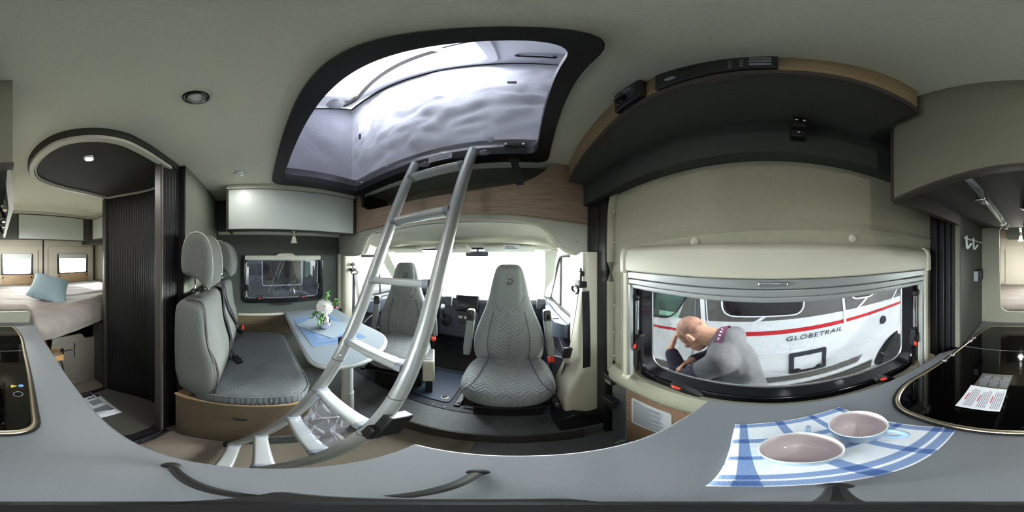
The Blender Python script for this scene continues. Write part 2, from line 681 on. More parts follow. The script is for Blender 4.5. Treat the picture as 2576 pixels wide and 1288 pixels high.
# wall behind the cab: wooden header with the storage cut-out
cut = smooth_path([(-1.10, 0.60, 0), (-1.07, 0.46, 0), (-1.02, 0.392, 0), (-0.93, 0.362, 0), (-0.70, 0.350, 0), (-0.45, 0.345, 0), (-0.216, 0.350, 0), (0.0, 0.375, 0), (0.10, 0.415, 0), (0.165, 0.475, 0), (0.20, 0.535, 0), (0.215, 0.60, 0)], 5)
low = smooth_path([(0.47, 0.178, 0), (0.23, 0.190, 0), (0.02, 0.210, 0), (-0.18, 0.222, 0), (-0.42, 0.228, 0), (-0.68, 0.226, 0), (-0.95, 0.212, 0), (-1.49, 0.192, 0)], 4)
outline = [(p.x, p.y) for p in cut] + [(0.47, 0.60)] + [(p.x, p.y) for p in low] + [(-1.49, 0.60)]
bm = B(); prism(bm, outline, FXZ, 0.80, 0.822); S('wall_front', bm, M_woodx, ang=0)
bm = B()
grid(bm, lambda u, v: (-1.20 + 1.50 * u, 0.823 + 0.42 * sin(min(1, v * 1.15) * pi / 2), 0.335 + 0.27 * (max(0, v - 0.35) / 0.65) ** 1.4), 4, 14)
S('wall_overcab_back', bm, mat('overcab_lining', (158, 152, 140), 0.9))
bm = B(); box(bm, (-1.54, 0.823, 0.255), (-1.20, 1.29, 0.604)); box(bm, (0.30, 0.823, 0.255), (0.51, 1.29, 0.604)); box(bm, (-1.54, 1.26, 0.255), (0.51, 1.29, 0.604)); S('wall_overcab_side', bm, M_char)

# bathroom ceiling pan with pale rail
bath_line = smooth_path([(-0.70, -0.415, 0), (-0.628, -0.418, 0), (-0.489, -0.420, 0), (-0.387, -0.428, 0), (-0.290, -0.472, 0), (-0.208, -0.556, 0), (-0.165, -0.69, 0), (-0.17, -0.83, 0), (-0.245, -0.945, 0), (-0.421, -1.02, 0), (-0.60, -1.03, 0), (-0.80, -1.04, 0)], 6)
bp = [(p.x, p.y) for p in bath_line]
# widen the outline for the dark collar
def offs(pts, d):
    out = []
    for i, p in enumerate(pts):
        a = Vector(pts[max(i - 1, 0)]); c = Vector(pts[min(i + 1, len(pts) - 1)])
        t = (c - a).normalized()
        out.append((p[0] + t.y * d, p[1] - t.x * d))
    return out
sgn = 1 if offs(bp, 0.02)[30][0] > bp[30][0] else -1
bm = B(); prism(bm, offs(bp, sgn * 0.026) + [(-1.47, -1.07), (-1.47, -0.39)], FXY, 0.492, 0.5299)
S('ceiling_bathroom', bm, mat('bath_ceiling', (50, 48, 44), 0.7, bump=0.1))
bm = B()
sweep(bm, [(x, y, 0.484) for x, y in offs(bp, sgn * 0.006)], [(-0.012, -0.008), (0.012, -0.008), (0.012, 0.0082), (-0.012, 0.0082)])
S('trim_8', bm, M_rail)
bm = B()
sweep(bm, [(x, y, 0.488) for x, y in offs(bp, -sgn * 0.014)], [(-0.004, -0.006), (0.004, -0.006), (0.004, 0.0042), (-0.004, 0.0042)])
S('trim_9', bm, M_rail)
# dark inner wall of the shower
bm = B(); box(bm, (-1.469, -1.10, -1.40), (-1.45, -0.386, 0.49)); box(bm, (-1.45, -1.10, -1.40), (-0.80, -1.075, 0.49))
S('wall_shower', bm, M_tamb)

# partition between kitchen and bed with its open-sided cut-out
part = [(0.31, -0.50), (0.31, 0.53), (-0.03, 0.53), (-0.03, 0.20)]
part += [(0.10, 0.195)] + rpoly([(0.10, 0.195), (0.165, 0.195), (0.165, 0.0)], [0, 0.06, 0])[1:]
part += rpoly([(0.165, 0.0), (0.158, -0.388), (-0.10, -0.388)], [0, 0.07, 0])[1:]
part += rpoly([(-0.10, -0.388), (-0.213, -0.388), (-0.213, -0.49)], [0, 0.05, 0])[1:]
bm = B(); prism(bm, part, FXZ, -1.10, -1.08); S('wall_partition', bm, M_kpanel, ang=0)

# rear doors with windows
def rear_door(n, x0, x1, wx0, wx1):
    bm = B()
    wz0, wz1 = -0.25, 0.015
    holeplate(bm, [(x0, -1.45), (x1, -1.45), (x1, 0.55), (x0, 0.55)], [rrect(wx0, wz0, wx1, wz1, 0.03)], FXZ, -2.15, -2.19)
    d = S('door_%d' % n, bm, M_rear, ang=0)
    # raised panel edge
    bm = B(); tube(bm, [(p[0], -2.148, p[1]) for p in rrect(x0 + 0.06, -0.9, x1 - 0.06, 0.135, 0.06)], 0.006, 6, closed=True)
    S('panel_bead', bm, M_rear, parent=d)
    bm = B()
    holeplate(bm, rrect(wx0 - 0.02, wz0 - 0.02, wx1 + 0.02, wz1 + 0.02, 0.03), [rrect(wx0 + 0.012, wz0 + 0.012, wx1 - 0.012, wz1 - 0.006, 0.03)], FXZ, -2.145, -2.20)
    f = S('window_frame', bm, M_black, parent=d, ang=0)
    bm = B(); box(bm, (wx0, -2.185, wz0), (wx1, -2.180, wz1)); S('window_pane', bm, M_glass, parent=d)
    bm = B(); box(bm, (wx0, -2.165, wz1 - 0.05), (wx1, -2.14, wz1 + 0.02)); S('blind', bm, M_white, parent=d, bevel=0.008)
    bm = B(); box(bm, (wx0 - 0.02, -2.150, -0.39), (wx1 + 0.02, -2.128, -0.252)); w = S('wood_panel', bm, M_wood, parent=d, bevel=0.003)
    for x in (wx0 + 0.01, wx1 - 0.01):
        bm = B(); lathe(bm, [(0.012, 0), (0.012, 0.004), (0.006, 0.006)], (x, -2.128, -0.285), 12, RX(-pi / 2)); S('screw', bm, M_black, parent=w)
rear_door(2, -0.572, 0.31, -0.425, -0.028)
rear_door(3, -1.47, -0.592, -1.262, -0.806)
bm = B(); box(bm, (-0.592, -2.175, -1.45), (-0.572, -2.140, 0.235)); S('trim_10', bm, M_black, bevel=0.004)
bm = B(); box(bm, (-1.41, -2.15, -0.4), (-1.385, -2.128, 0.235)); S('trim_11', bm, M_black, bevel=0.004)
bm = B(); box(bm, (-1.56, -2.24, -1.6), (0.53, -2.22, -0.255)); box(bm, (-1.56, -2.24, 0.02), (0.53, -2.22, 0.61))
for a, b in ((-1.56, -1.262), (-0.806, -0.425), (-0.028, 0.53)):
    box(bm, (a, -2.24, -0.26), (b, -2.22, 0.03))
S('wall_rear', bm, M_white)

# ---------------------------------------------------------------- sliding door (door_1) and its window
bm = B()
WIN = rrect(-0.540, -0.525, 0.458, -0.02, 0.085)
holeplate(bm, rpoly([(-0.655, -0.62), (0.60, -0.62), (0.615, 0.22), (0.56, 0.345), (-0.655, 0.355)], [0, 0.05, 0.08, 0.05, 0]), [WIN], FYZ, 0.425, 0.455)
d1 = S('door_1', bm, M_cream, ang=0)
# pressed relief: upper crease and raised field round the window
bm = B()
pts = [(0.56, 0.045), (0.40, 0.062), (0.0, 0.083), (-0.4, 0.085), (-0.65, 0.075)]
sweep(bm, smooth_path([(0.425, y, z) for y, z in pts], 5), [(-0.016, 0), (-0.004, -0.008), (0.016, 0), (0, 0.008)], up=(1, 0, 0))
S('door_crease', bm, M_cream, parent=d1)
bm = B()
holeplate(bm, rrect(-0.60, -0.585, 0.515, 0.005, 0.06), [rrect(-0.555, -0.535, 0.470, -0.01, 0.085)], FYZ, 0.402, 0.4245)
S('door_field', bm, M_cream, parent=d1, bevel=0.010, ang=50)
# rolled front edge of the lining
bm = B()
tube(bm, smooth_path([(0.422, 0.602, -0.62), (0.422, 0.606, -0.2), (0.422, 0.600, 0.2), (0.422, 0.55, 0.33)], 5), 0.020, 10)
S('door_edge', bm, M_cream, parent=d1)
bm = B()
for y, z in ((0.205, 0.040), (-0.242, 0.052), (0.16, 0.30), (-0.14, 0.31)):
    sphere(bm, (0.423, y, z), (0.008, 0.013, 0.013), 12)
S('door_stud', bm, M_creamp, parent=d1)
bm = B()
for k in range(6):
    sphere(bm, (0.420, 0.578, 0.2 - k * 0.14), (0.004, 0.006, 0.006), 8)
S('door_rivet', bm, M_creamp, parent=d1)
# rolled lower lip, sill and hardboard below it
bm = B()
sec = [(0.40, -0.53), (0.385, -0.56), (0.383, -0.60), (0.392, -0.635), (0.418, -0.655), (0.45, -0.66), (0.45, -0.53)]
loft(bm, [[(x, y, z - 0.02 * max(0, (y - 0.3) / 0.3)) for x, z in sec] for y in (-0.655, 0.1, 0.4, 0.57)])
S('door_lip', bm, M_cream, parent=d1, ang=60)
bm = B(); box(bm, (0.425, -0.655, -1.38), (0.445, 0.50, -0.655)); S('door_board', bm, mat('hardboard', (160, 128, 104), 0.7, var=0.1, vscale=60), parent=d1)
bm = B(); box(bm, (0.422, 0.50, -1.40), (0.455, 0.60, -0.655)); S('door_metal', bm, M_alu, parent=d1, bevel=0.004)
bm = B()
for k in range(5):
    sphere(bm, (0.424, 0.49, -0.74 - k * 0.13), (0.003, 0.006, 0.006), 8)
    sphere(bm, (0.424, 0.42 - k * 0.09, -0.69), (0.003, 0.006, 0.006), 8)
S('board_screw', bm, M_alu, parent=d1)
bm = B(); loft(bm, [[(0.415, y, z) for y, z in rpoly([(0.60, -0.50), (0.57, -0.57), (0.515, -0.63), (0.50, -0.665), (0.53, -0.665), (0.60, -0.60)], 0.01)], [(0.43, y, z) for y, z in rpoly([(0.60, -0.50), (0.57, -0.57), (0.515, -0.63), (0.50, -0.665), (0.53, -0.665), (0.60, -0.60)], 0.01)]])
S('door_handle', bm, M_black, parent=d1)
# notice on the hardboard
bm = B(); prism(bm, rrect(0.285, -1.03, 0.47, -0.745, 0.015), FYZ, 0.4235, 0.4248)
lab = O('paper_notice', bm, M_paper)
tag(lab, 'white printed notice sheet stuck on the brown hardboard of the sliding door', 'notice')
bm = B()
z = -0.765
k = 0
while z > -1.01:
    w = 0.15 * (0.55 if k % 7 == 6 else (0.35 if k == 0 else rnd.uniform(0.85, 1.0)))
    box(bm, (0.4228, 0.46 - w, z - 0.0035), (0.4236, 0.46, z)); z -= 0.0075; k += 1
O('print', bm, M_inkg, parent=lab)

# window of the sliding door
w2 = thing('window_1', None, None, (0.44, -0.04, -0.27))
w2['kind'] = 'structure'
bm = B()
holeplate(bm, rrect(-0.538, -0.520, 0.455, -0.015, 0.10, 10), [rrect(-0.502, -0.484, 0.400, -0.075, 0.075, 10)], FYZ, 0.405, 0.470)
S('window_frame', bm, M_blackg, parent=w2, bevel=0.010, ang=50, seg=3)
bm = B()
tube(bm, [(0.468, a, b) for a, b in rrect(-0.502, -0.482, 0.402, -0.075, 0.075, 8)], 0.004, 6, closed=True, up=(1, 0, 0))
S('window_seal', bm, M_alu, parent=w2)
bm = B(); box(bm, (0.482, -0.53, -0.515), (0.486, 0.43, -0.04)); S('window_pane', bm, M_door, parent=w2)
# stays (gas struts) at both sides
for y in (0.418, -0.512):
    bm = B(); tube(bm, [(0.405, y, -0.16), (0.405, y, -0.30)], 0.009, 12, up=(0, 1, 0)); st = S('window_stay', bm, M_chrome, parent=w2)
    bm = B(); tube(bm, [(0.405, y, -0.30), (0.405, y, -0.35)], 0.011, 10, up=(0, 1, 0)); sphere(bm, (0.402, y, -0.150), 0.014, 10); sphere(bm, (0.402, y, -0.352), 0.016, 10)
    S('stay_end', bm, M_black, parent=st)
# latches with red buttons
def latch(y, z, rot, size=1.0):
    R = RX(rot)
    bm = B()
    pts = rpoly([(-0.030, -0.010), (0.060, -0.016), (0.075, -0.008), (0.02, 0.012), (-0.015, 0.018), (-0.032, 0.010)], 0.006, 3)
    prism(bm, pts, lambda a, b, t: tuple(Vector((0.388 + t, y, z)) + R @ Vector((0, -a * size, b * size))), 0.0, 0.022)
    l = S('window_latch', bm, M_black, parent=w2, bevel=0.003)
    bm = B(); sphere(bm, Vector((0.388, y, z)) + R @ Vector((0, 0.006, 0.006)), (0.008, 0.017 * size, 0.008 * size), 12, R)
    S('latch_button', bm, M_red, parent=l)
latch(0.24, -0.485, 0.05)
latch(-0.335, -0.488, 0.45)
latch(0.405, -0.345, -1.4, 0.8)
latch(-0.497, -0.365, -1.75, 0.8)
bm = B()
for y in (0.225, -0.345):
    lathe(bm, [(0.008, 0), (0.009, 0.004), (0.005, 0.007)], (0.404, y, -0.508), 12, RY(-pi / 2))
S('window_screw', bm, M_chrome, parent=w2)

# roller blind: cassette, pull bar, side guides
rb = thing('roller_blind', 'cream cassette roller blind, half raised, over the sliding door window', 'blind', (0.40, -0.04, -0.02))
bm = B()
sec = [(0.415, 0.030), (0.385, 0.030), (0.368, 0.018), (0.362, -0.005), (0.362, -0.052), (0.415, -0.052)]
loft(bm, [[(x, y, z) for x, z in sec] for y in (-0.535, 0.437)])
O('cassette', bm, M_creamp, parent=rb, ang=60, bevel=0.004)
for y0, y1 in ((-0.562, -0.535), (0.437, 0.462)):
    bm = B()
    loft(bm, [[(x, y, z) for x, z in [(0.418, 0.034), (0.384, 0.034), (0.365, 0.021), (0.358, -0.005), (0.358, -0.06), (0.418, -0.06)]] for y in (y0, y1)])
    O('end_cap', bm, M_creamp, parent=rb, ang=60, bevel=0.006)
    bm = B(); box(bm, (0.372, y0 + 0.002, -0.525), (0.412, y1 - 0.002, -0.055)); g = O('guide_rail', bm, M_creamp, parent=rb, bevel=0.004)
    bm = B(); box(bm, (0.368, y0 - 0.002, -0.545), (0.414, y1 + 0.002, -0.522)); O('guide_foot', bm, M_creamp, parent=g, bevel=0.004)
    ys = y0 - 0.012 if y0 > 0 else y1 + 0.0
    bm = B(); box(bm, (0.376, ys, -0.51), (0.390, ys + 0.012, -0.10)); O('guide_slot', bm, M_aluw, parent=g)
bm = B()
box(bm, (0.374, -0.533, -0.078), (0.392, 0.436, -0.054)); box(bm, (0.377, -0.533, -0.098), (0.390, 0.436, -0.080)); box(bm, (0.381, -0.533, -0.113), (0.391, 0.436, -0.099))
pb = O('pull_bar', bm, M_aluw, parent=rb, bevel=0.003)
bm = B(); box(bm, (0.364, -0.045, -0.070), (0.376, 0.022, -0.060)); O('pull_grip', bm, M_alu, parent=pb, bevel=0.003)

# black top rail of the sliding door with its bracket
bm = B()
sweep(bm, smooth_path([(0.392, 0.74, 0.292), (0.392, 0.45, 0.300), (0.392, 0.0, 0.312), (0.392, -0.40, 0.325), (0.392, -0.66, 0.33)], 5), [(-0.016, -0.024), (0.016, -0.024), (0.016, 0.020), (0.006, 0.020), (0.006, 0.034), (-0.016, 0.034)], up=(0, 0, 1))
S('trim_12', bm, M_black)
bm = B(); box(bm, (0.375, -0.66, 0.28), (0.50, 0.82, 0.40)); S('wall_over_door', bm, mat('door_head_grey', (60, 64, 61), 0.8))
bk = thing('door_catch_bracket', 'small black bracket with three bolts above the sliding door', 'bracket', (0.36, -0.068, 0.35))
bm = B(); box(bm, (0.352, -0.086, 0.325), (0.376, -0.050, 0.352)); box(bm, (0.335, -0.084, 0.352), (0.376, -0.052, 0.392)); O('body', bm, M_black, parent=bk, bevel=0.003)
for y, z, x in ((-0.060, 0.376, 0.333), (-0.077, 0.376, 0.333), (-0.068, 0.340, 0.350)):
    bm = B(); sphere(bm, (x, y, z), (0.004, 0.005, 0.005), 10); O('bolt', bm, M_chrome, parent=bk)

# B pillar trims and the dark door post
def pillar(n, sx, y0, prof, m=M_creamp):
    bm = B()
    X = lambda t: -0.525 + sx * t
    rings = []
    for a, y1, z in prof:
        rings.append([(X(p[0]), p[1], z) for p in rpoly([(a, y0), (1.03, y0), (1.03, y1 + 0.06), (a + 0.02, y1 + 0.05)], [0.03, 0, 0, 0.02], 4)])
    loft(bm, rings)
    return S('trim_%d' % n, bm, m, ang=50)
pillar(13, 1, 0.712, [(0.862, 0.92, 0.02), (0.865, 0.92, -0.3), (0.862, 0.92, -0.62), (0.80, 0.92, -0.80), (0.765, 0.92, -0.90), (0.765, 0.92, -1.13)])
pillar(14, -1, 0.835, [(0.865, 1.02, 0.02), (0.87, 1.02, -0.3), (0.865, 1.02, -0.7), (0.80, 1.02, -0.90), (0.77, 1.02, -1.00), (0.78, 1.02, -1.13)])
bm = B(); box(bm, (0.405, 0.625, -1.40), (0.509, 0.708, 0.29)); box(bm, (0.398, 0.69, 0.02), (0.509, 0.80, 0.27)); S('wall_pillar_front', bm, M_black, bevel=0.006)
bm = B(); box(bm, (-1.50, 0.80, -1.40), (-1.44, 0.834, 0.02)); S('wall_pillar_left', bm, M_creamp, bevel=0.01)
bm = B(); prism(bm, rpoly([(0.20, -1.405), (0.47, -1.405), (0.47, -1.10), (0.36, -1.12), (0.27, -1.05), (0.20, -1.10)], 0.02), FXZ, 0.66, 0.86); S('trim_15', bm, M_black, bevel=0.01)
hg = thing('guide_block', 'black two-piece door guide block on the post beside the hardboard', 'guide block', (0.43, 0.61, -0.80))
bm = B(); box(bm, (0.388, 0.555, -0.70), (0.425, 0.625, -0.64)); O('upper_block', bm, M_black, parent=hg, bevel=0.006)
bm = B(); box(bm, (0.392, 0.56, -0.95), (0.425, 0.624, -0.90)); box(bm, (0.380, 0.545, -0.89), (0.425, 0.624, -0.84)); O('lower_block', bm, M_black, parent=hg, bevel=0.006)
bm = B(); box(bm, (0.383, 0.56, -0.685), (0.390, 0.60, -0.66)); O('metal_plate', bm, M_chrome, parent=hg)

# ================================================================== CAB
CX = -0.525
# cream arch between living room and cab
inner = [(-1.40, 0.012), (-1.16, 0.014), (-1.10, 0.05), (-1.04, 0.145), (-0.96, 0.190), (-0.80, 0.204), (-0.53, 0.209), (-0.20, 0.200), (0.10, 0.178), (0.185, 0.140), (0.235, 0.075), (0.29, 0.030), (0.36, 0.014), (0.42, 0.010)]
inn = smooth_path([(a, b, 0) for a, b in inner], 3)
bm = B()
prism(bm, [(p.x, p.y) for p in inn] + [(0.50, 0.01), (0.50, 0.27), (-1.50, 0.27), (-1.50, 0.012)], FXZ, 0.823, 0.90)
S('trim_16', bm, M_hood, ang=40)
bm = B()
tube(bm, [(p.x, 0.845, p.y) for p in inn], 0.013, 8, up=(0, 1, 0))
S('trim_17', bm, M_creamp)
lampg = thing('cab_arch_rail', 'slim dark grab strip with round plugs under the top of the cream cab arch', 'trim strip', (0.0, 0.87, 0.19))
bm = B()
strap(bm, [(x, 0.872, 0.197 - 0.06 * max(0, (x + 0.53)) ** 2 - 0.03 * max(0, -0.53 - x)) for x in [0.14 - i * 0.10 for i in range(13)]], 0.012, 0.006)
O('strip', bm, M_inkg, parent=lampg)
for x, z in ((0.11, 0.180), (-0.08, 0.196), (-0.95, 0.184)):
    bm = B(); sphere(bm, (x, 0.87, z), (0.018, 0.014, 0.006), 14); O('plug', bm, M_inkg, parent=lampg)
bm = B(); sphere(bm, (0.345, 0.822, 0.085), (0.012, 0.004, 0.012), 14)
tag(O('screw_cover', bm, M_hood), 'round screw cap on the cream arch above the passenger belt', 'screw cover')

# cab roof lining
bm = B()
def hood(u, v):
    x = -1.40 + 1.80 * u
    y = 0.88 + 0.62 * v
    s = abs(u - 0.5) * 2
    z = 0.222 - 0.03 * v - 0.17 * max(0, v - 0.45) ** 1.1 - 0.20 * max(0, s - 0.72) ** 1.3 * 2 + 0.012 * sin(min(1, v / 0.5) * pi)
    return (x, y, z)
grid(bm, hood, 24, 14)
S('ceiling_cab', bm, M_hood)
bm = B(); box(bm, (-1.56, 0.86, 0.25), (0.53, 1.62, 0.27)); box(bm, (-1.56, 1.30, 0.18), (0.53, 1.62, 0.25)); S('ceiling_cab_roof', bm, M_white)
# shaped windscreen header
bm = B()
def hdr(u, v):
    x = -1.34 + 1.66 * u
    s = abs(u - 0.5) * 2
    y = 1.36 + 0.15 * v - 0.10 * s * s
    z = 0.118 - 0.02 * v - 0.040 * s * s - (0.022 if 0.12 < v < 0.88 else 0)
    return (x, y, z)
grid(bm, hdr, 30, 10)
S('trim_18', bm, M_hood)
for x0, x1, lb in ((-1.25, -0.86, 'cream sun visor folded up on the driver side'), (-0.24, 0.20, 'cream sun visor with a small warning sticker on the passenger side')):
    v = thing('sun_visor', lb, 'sun visor', ((x0 + x1) / 2, 1.36, 0.09))
    bm = B(); box(bm, (x0, 1.30, 0.052), (x1, 1.46, 0.070), RX(-0.25)); O('flap', bm, M_hood, parent=v, bevel=0.008)
    if x0 > -0.5:
        bm = B(); box(bm, (-0.07, 1.293, 0.050), (0.06, 1.296, 0.088), RX(0.5)); s = O('warning_sticker', bm, M_paper, parent=v)
        bm = B()
        for k in range(3):
            box(bm, (-0.055, 1.290, 0.057 + k * 0.010), (0.045 - 0.015 * k, 1.2925, 0.061 + k * 0.010), RX(0.5), (0, 1.2945, 0.069))
        O('print', bm, M_inkg, parent=s)
oc = thing('overhead_console', 'cream overhead console with reading lamp between the sun visors', 'console', (-0.50, 1.36, 0.09))
bm = B(); box(bm, (-0.66, 1.27, 0.045), (-0.36, 1.46, 0.095), RX(-0.2)); O('housing', bm, M_hood, parent=oc, bevel=0.02)
bm = B(); box(bm, (-0.58, 1.262, 0.052), (-0.44, 1.275, 0.080), RX(-0.2)); O('lens', bm, M_rail, parent=oc, bevel=0.004)
rm = thing('rear_view_mirror', 'dark rear view mirror at the top of the windscreen', 'mirror', (-0.33, 1.52, 0.02))
bm = B(); prism(bm, rrect(-0.44, -0.005, -0.22, 0.045, 0.02), FXZ, 1.50, 1.52); O('shell', bm, M_dash, parent=rm, bevel=0.004)
bm = B(); tube(bm, [(-0.33, 1.52, 0.0), (-0.33, 1.55, 0.06)], 0.012, 8); O('stalk', bm, M_dash, parent=rm)

# windscreen: A pillars, pane, dash
for s, n in ((1, 19), (-1, 20)):
    bm = B()
    X = lambda t: CX + s * t
    loft(bm, [[(X(0.80), 1.38, 0.06), (X(0.90), 1.30, 0.06), (X(0.93), 1.38, 0.06), (X(0.83), 1.46, 0.06)],
              [(X(0.86), 1.64, -0.22), (X(0.945), 1.56, -0.22), (X(0.96), 1.64, -0.22), (X(0.88), 1.74, -0.22)],
              [(X(0.90), 1.90, -0.54), (X(0.955), 1.84, -0.54), (X(0.97), 1.90, -0.54), (X(0.91), 2.02, -0.54)]])
    S('trim_%d' % n, bm, M_hood, bevel=0.012)
bm = B()
grid(bm, lambda u, v: (CX + (u - 0.5) * (1.60 + 0.22 * v), 1.53 + 0.62 * v - (0.13 + 0.07 * v) * (2 * u - 1) ** 2, 0.075 - 0.585 * v), 16, 8)
S('window_5', bm, M_glass)
bm = B()
sweep(bm, [(CX + (u / 16 - 0.5) * 1.60, 1.52 - 0.13 * (2 * u / 16 - 1) ** 2, 0.072) for u in range(17)], [(-0.012, -0.012), (0.012, -0.012), (0.012, 0.02), (-0.012, 0.02)])
S('trim_21', bm, M_rubber)

def cab_door(n, s):
    X = lambda t: CX + s * t
    bm = B()
    wout = rpoly([(1.05, -0.475), (1.80, -0.475), (1.78, -0.43), (1.44, 0.0), (1.07, 0.0)], [0.05, 0.02, 0.03, 0.08, 0.06])
    holeplate(bm, [(0.95, -1.45), (2.15, -1.45), (2.15, -0.40), (1.50, 0.26), (0.95, 0.26)], [wout], FYZ, X(0.965), X(0.985))
    d = S('door_%d' % n, bm, M_creamp, ang=0)
    bm = B(); tube(bm, [(X(0.962), a, b) for a, b in wout], 0.014, 8, closed=True, up=(1, 0, 0)); S('window_seal', bm, M_rubber, parent=d)
    bm = B(); tube(bm, [(X(0.962), 1.395, 0.0), (X(0.962), 1.42, -0.475)], 0.012, 8, up=(0, 1, 0)); S('window_post', bm, M_black, parent=d)
    bm = B(); holeplate(bm, wout, [], FYZ, X(0.975), X(0.975)); S('window_pane', bm, M_glass, parent=d)
    bm = B()
    prism(bm, rpoly([(1.02, -1.20), (1.95, -1.20), (1.95, -0.48), (1.02, -0.48)], 0.04), FYZ, X(0.90), X(0.964))
    c = S('door_card', bm, M_dash, parent=d, bevel=0.015)
    bm = B()
    loft(bm, [[(X(0.905), y, z0), (X(0.905 - w), y, z0 + 0.01), (X(0.905 - w), y, z1), (X(0.905), y, z1)] for y, z0, z1, w in
              ((1.05, -0.62, -0.50, 0.03), (1.15, -0.66, -0.505, 0.075), (1.40, -0.66, -0.51, 0.085), (1.60, -0.62, -0.50, 0.05), (1.75, -0.56, -0.49, 0.01))])
    a = S('arm_rest', bm, mat('door_blue_grey', (74, 84, 98), 0.5) if 'door_blue_grey' not in MATS else MATS['door_blue_grey'], parent=c, bevel=0.012)
    bm = B(); prism(bm, rrect(1.20, -0.512, 1.34, -0.50, 0.004), FYZ, X(0.83), X(0.88)); S('grip_hole', bm, M_black, parent=c)
    bm = B()
    loft(bm, [[(X(0.905), y, z0), (X(0.905 - w), y, z0 + 0.03), (X(0.905 - w), y, z1), (X(0.905), y, z1)] for y, z0, z1, w in
              ((1.04, -1.18, -0.80, 0.02), (1.2, -1.19, -0.86, 0.08), (1.6, -1.19, -0.92, 0.09), (1.9, -1.15, -0.95, 0.03))])
    S('door_pocket', bm, M_dash, parent=c, bevel=0.012)
    bm = B(); tube(bm, smooth_path([(X(0.893), 1.10, -0.78), (X(0.893), 1.25, -0.70), (X(0.893), 1.55, -0.68)], 5), 0.008, 8); S('trim_line', bm, M_alu, parent=c)
cab_door(4, 1)
cab_door(5, -1)
bm = B(); box(bm, (-1.5, 2.10, -1.33), (0.50, 2.13, -0.52)); S('wall_firewall', bm, M_rubber)

da = thing('dashboard', 'dark grey van dashboard with centre screen, vents and gear lever', 'dashboard', (CX, 1.9, -0.9))
bm = B()
prof = [(1.70, -0.50), (1.78, -0.462), (2.10, -0.47), (2.14, -0.60), (2.14, -1.0), (1.92, -1.02), (1.78, -0.90), (1.70, -0.66)]
prism(bm, prof, FYZ, -1.43, 0.385)
O('top', bm, M_dash, parent=da, bevel=0.03, ang=50)
bm = B(); box(bm, (-0.80, 1.645, -0.95), (-0.36, 1.80, -0.47), RX(-0.12)); O('centre_stack', bm, M_dash, parent=da, bevel=0.025)
bm = B(); box(bm, (-0.585, 1.615, -0.60), (-0.335, 1.66, -0.42), RX(-0.15)); O('screen', bm, M_blackg, parent=da, bevel=0.012)
for x, w in ((-0.675, 0.045), (0.30, 0.05)):
    bm = B(); box(bm, (x - w, 1.635, -0.57), (x + w, 1.68, -0.445), RX(-0.12)); v = O('air_vent', bm, M_alu, parent=da, bevel=0.012)
    bm = B(); box(bm, (x - w + 0.008, 1.628, -0.562), (x + w - 0.008, 1.66, -0.453), RX(-0.12)); O('vent_well', bm, M_black, parent=v, bevel=0.006)
    for k in range(4):
        bm = B(); box(bm, (x - w + 0.010, 1.622, -0.550 + k * 0.026), (x + w - 0.010, 1.640, -0.545 + k * 0.026), RX(-0.3)); O('vent_slat', bm, M_dash, parent=v)
bm = B(); box(bm, (-0.56, 1.625, -0.75), (-0.38, 1.65, -0.63), RX(-0.12)); pn = O('switch_panel', bm, M_black, parent=da, bevel=0.008)
for k in range(3):
    bm = B(); box(bm, (-0.55 + k * 0.06, 1.612, -0.685), (-0.505 + k * 0.06, 1.628, -0.655)); O('switch', bm, M_alu, parent=pn, bevel=0.004)
bm = B(); tube(bm, smooth_path([(-0.70, 1.70, -0.78), (-0.70, 1.58, -0.68), (-0.70, 1.55, -0.57)], 5), 0.012, 10); gl = O('gear_lever', bm, M_black, parent=da)
bm = B(); sphere(bm, (-0.70, 1.548, -0.55), (0.026, 0.026, 0.034), 14); O('knob', bm, M_alu, parent=gl)
bm = B(); lathe(bm, [(0.075, -0.06), (0.06, 0.0), (0.03, 0.05)], (-0.70, 1.63, -0.72), 14, RX(-1.0) if False else RX(0.9)); O('gear_boot', bm, M_rubber, parent=da)
bm = B(); lathe(bm, [(0.024, 0), (0.026, 0.008), (0.012, 0.012)], (-0.83, 1.645, -0.66), 18, RX(pi / 2)); O('start_button', bm, M_alu, parent=da)
bm = B(); prism(bm, rpoly([(-1.25, -0.47), (-0.90, -0.47), (-0.92, -0.39), (-1.23, -0.39)], 0.05), FXZ, 1.72, 1.95); O('instrument_hood', bm, M_dash, parent=da, bevel=0.02)
bm = B(); R = RX(radians(62)); c0 = Vector((-1.05, 1.55, -0.52))
tube(bm, [c0 + R @ Vector((0.19 * cos(a * pi / 16), 0.19 * sin(a * pi / 16), 0)) for a in range(32)], 0.015, 10, closed=True)
sw = O('steering_wheel', bm, M_black, parent=da)
bm = B(); sphere(bm, c0, (0.07, 0.05, 0.05), 16, R)
for a in (0, pi, -pi / 2):
    tube(bm, [c0, c0 + R @ Vector((0.18 * cos(a), 0.18 * sin(a), 0))], 0.014, 8)
tube(bm, [c0, c0 + R @ Vector((0, 0, -0.25))], 0.03, 10)
O('hub', bm, M_dash, parent=sw)
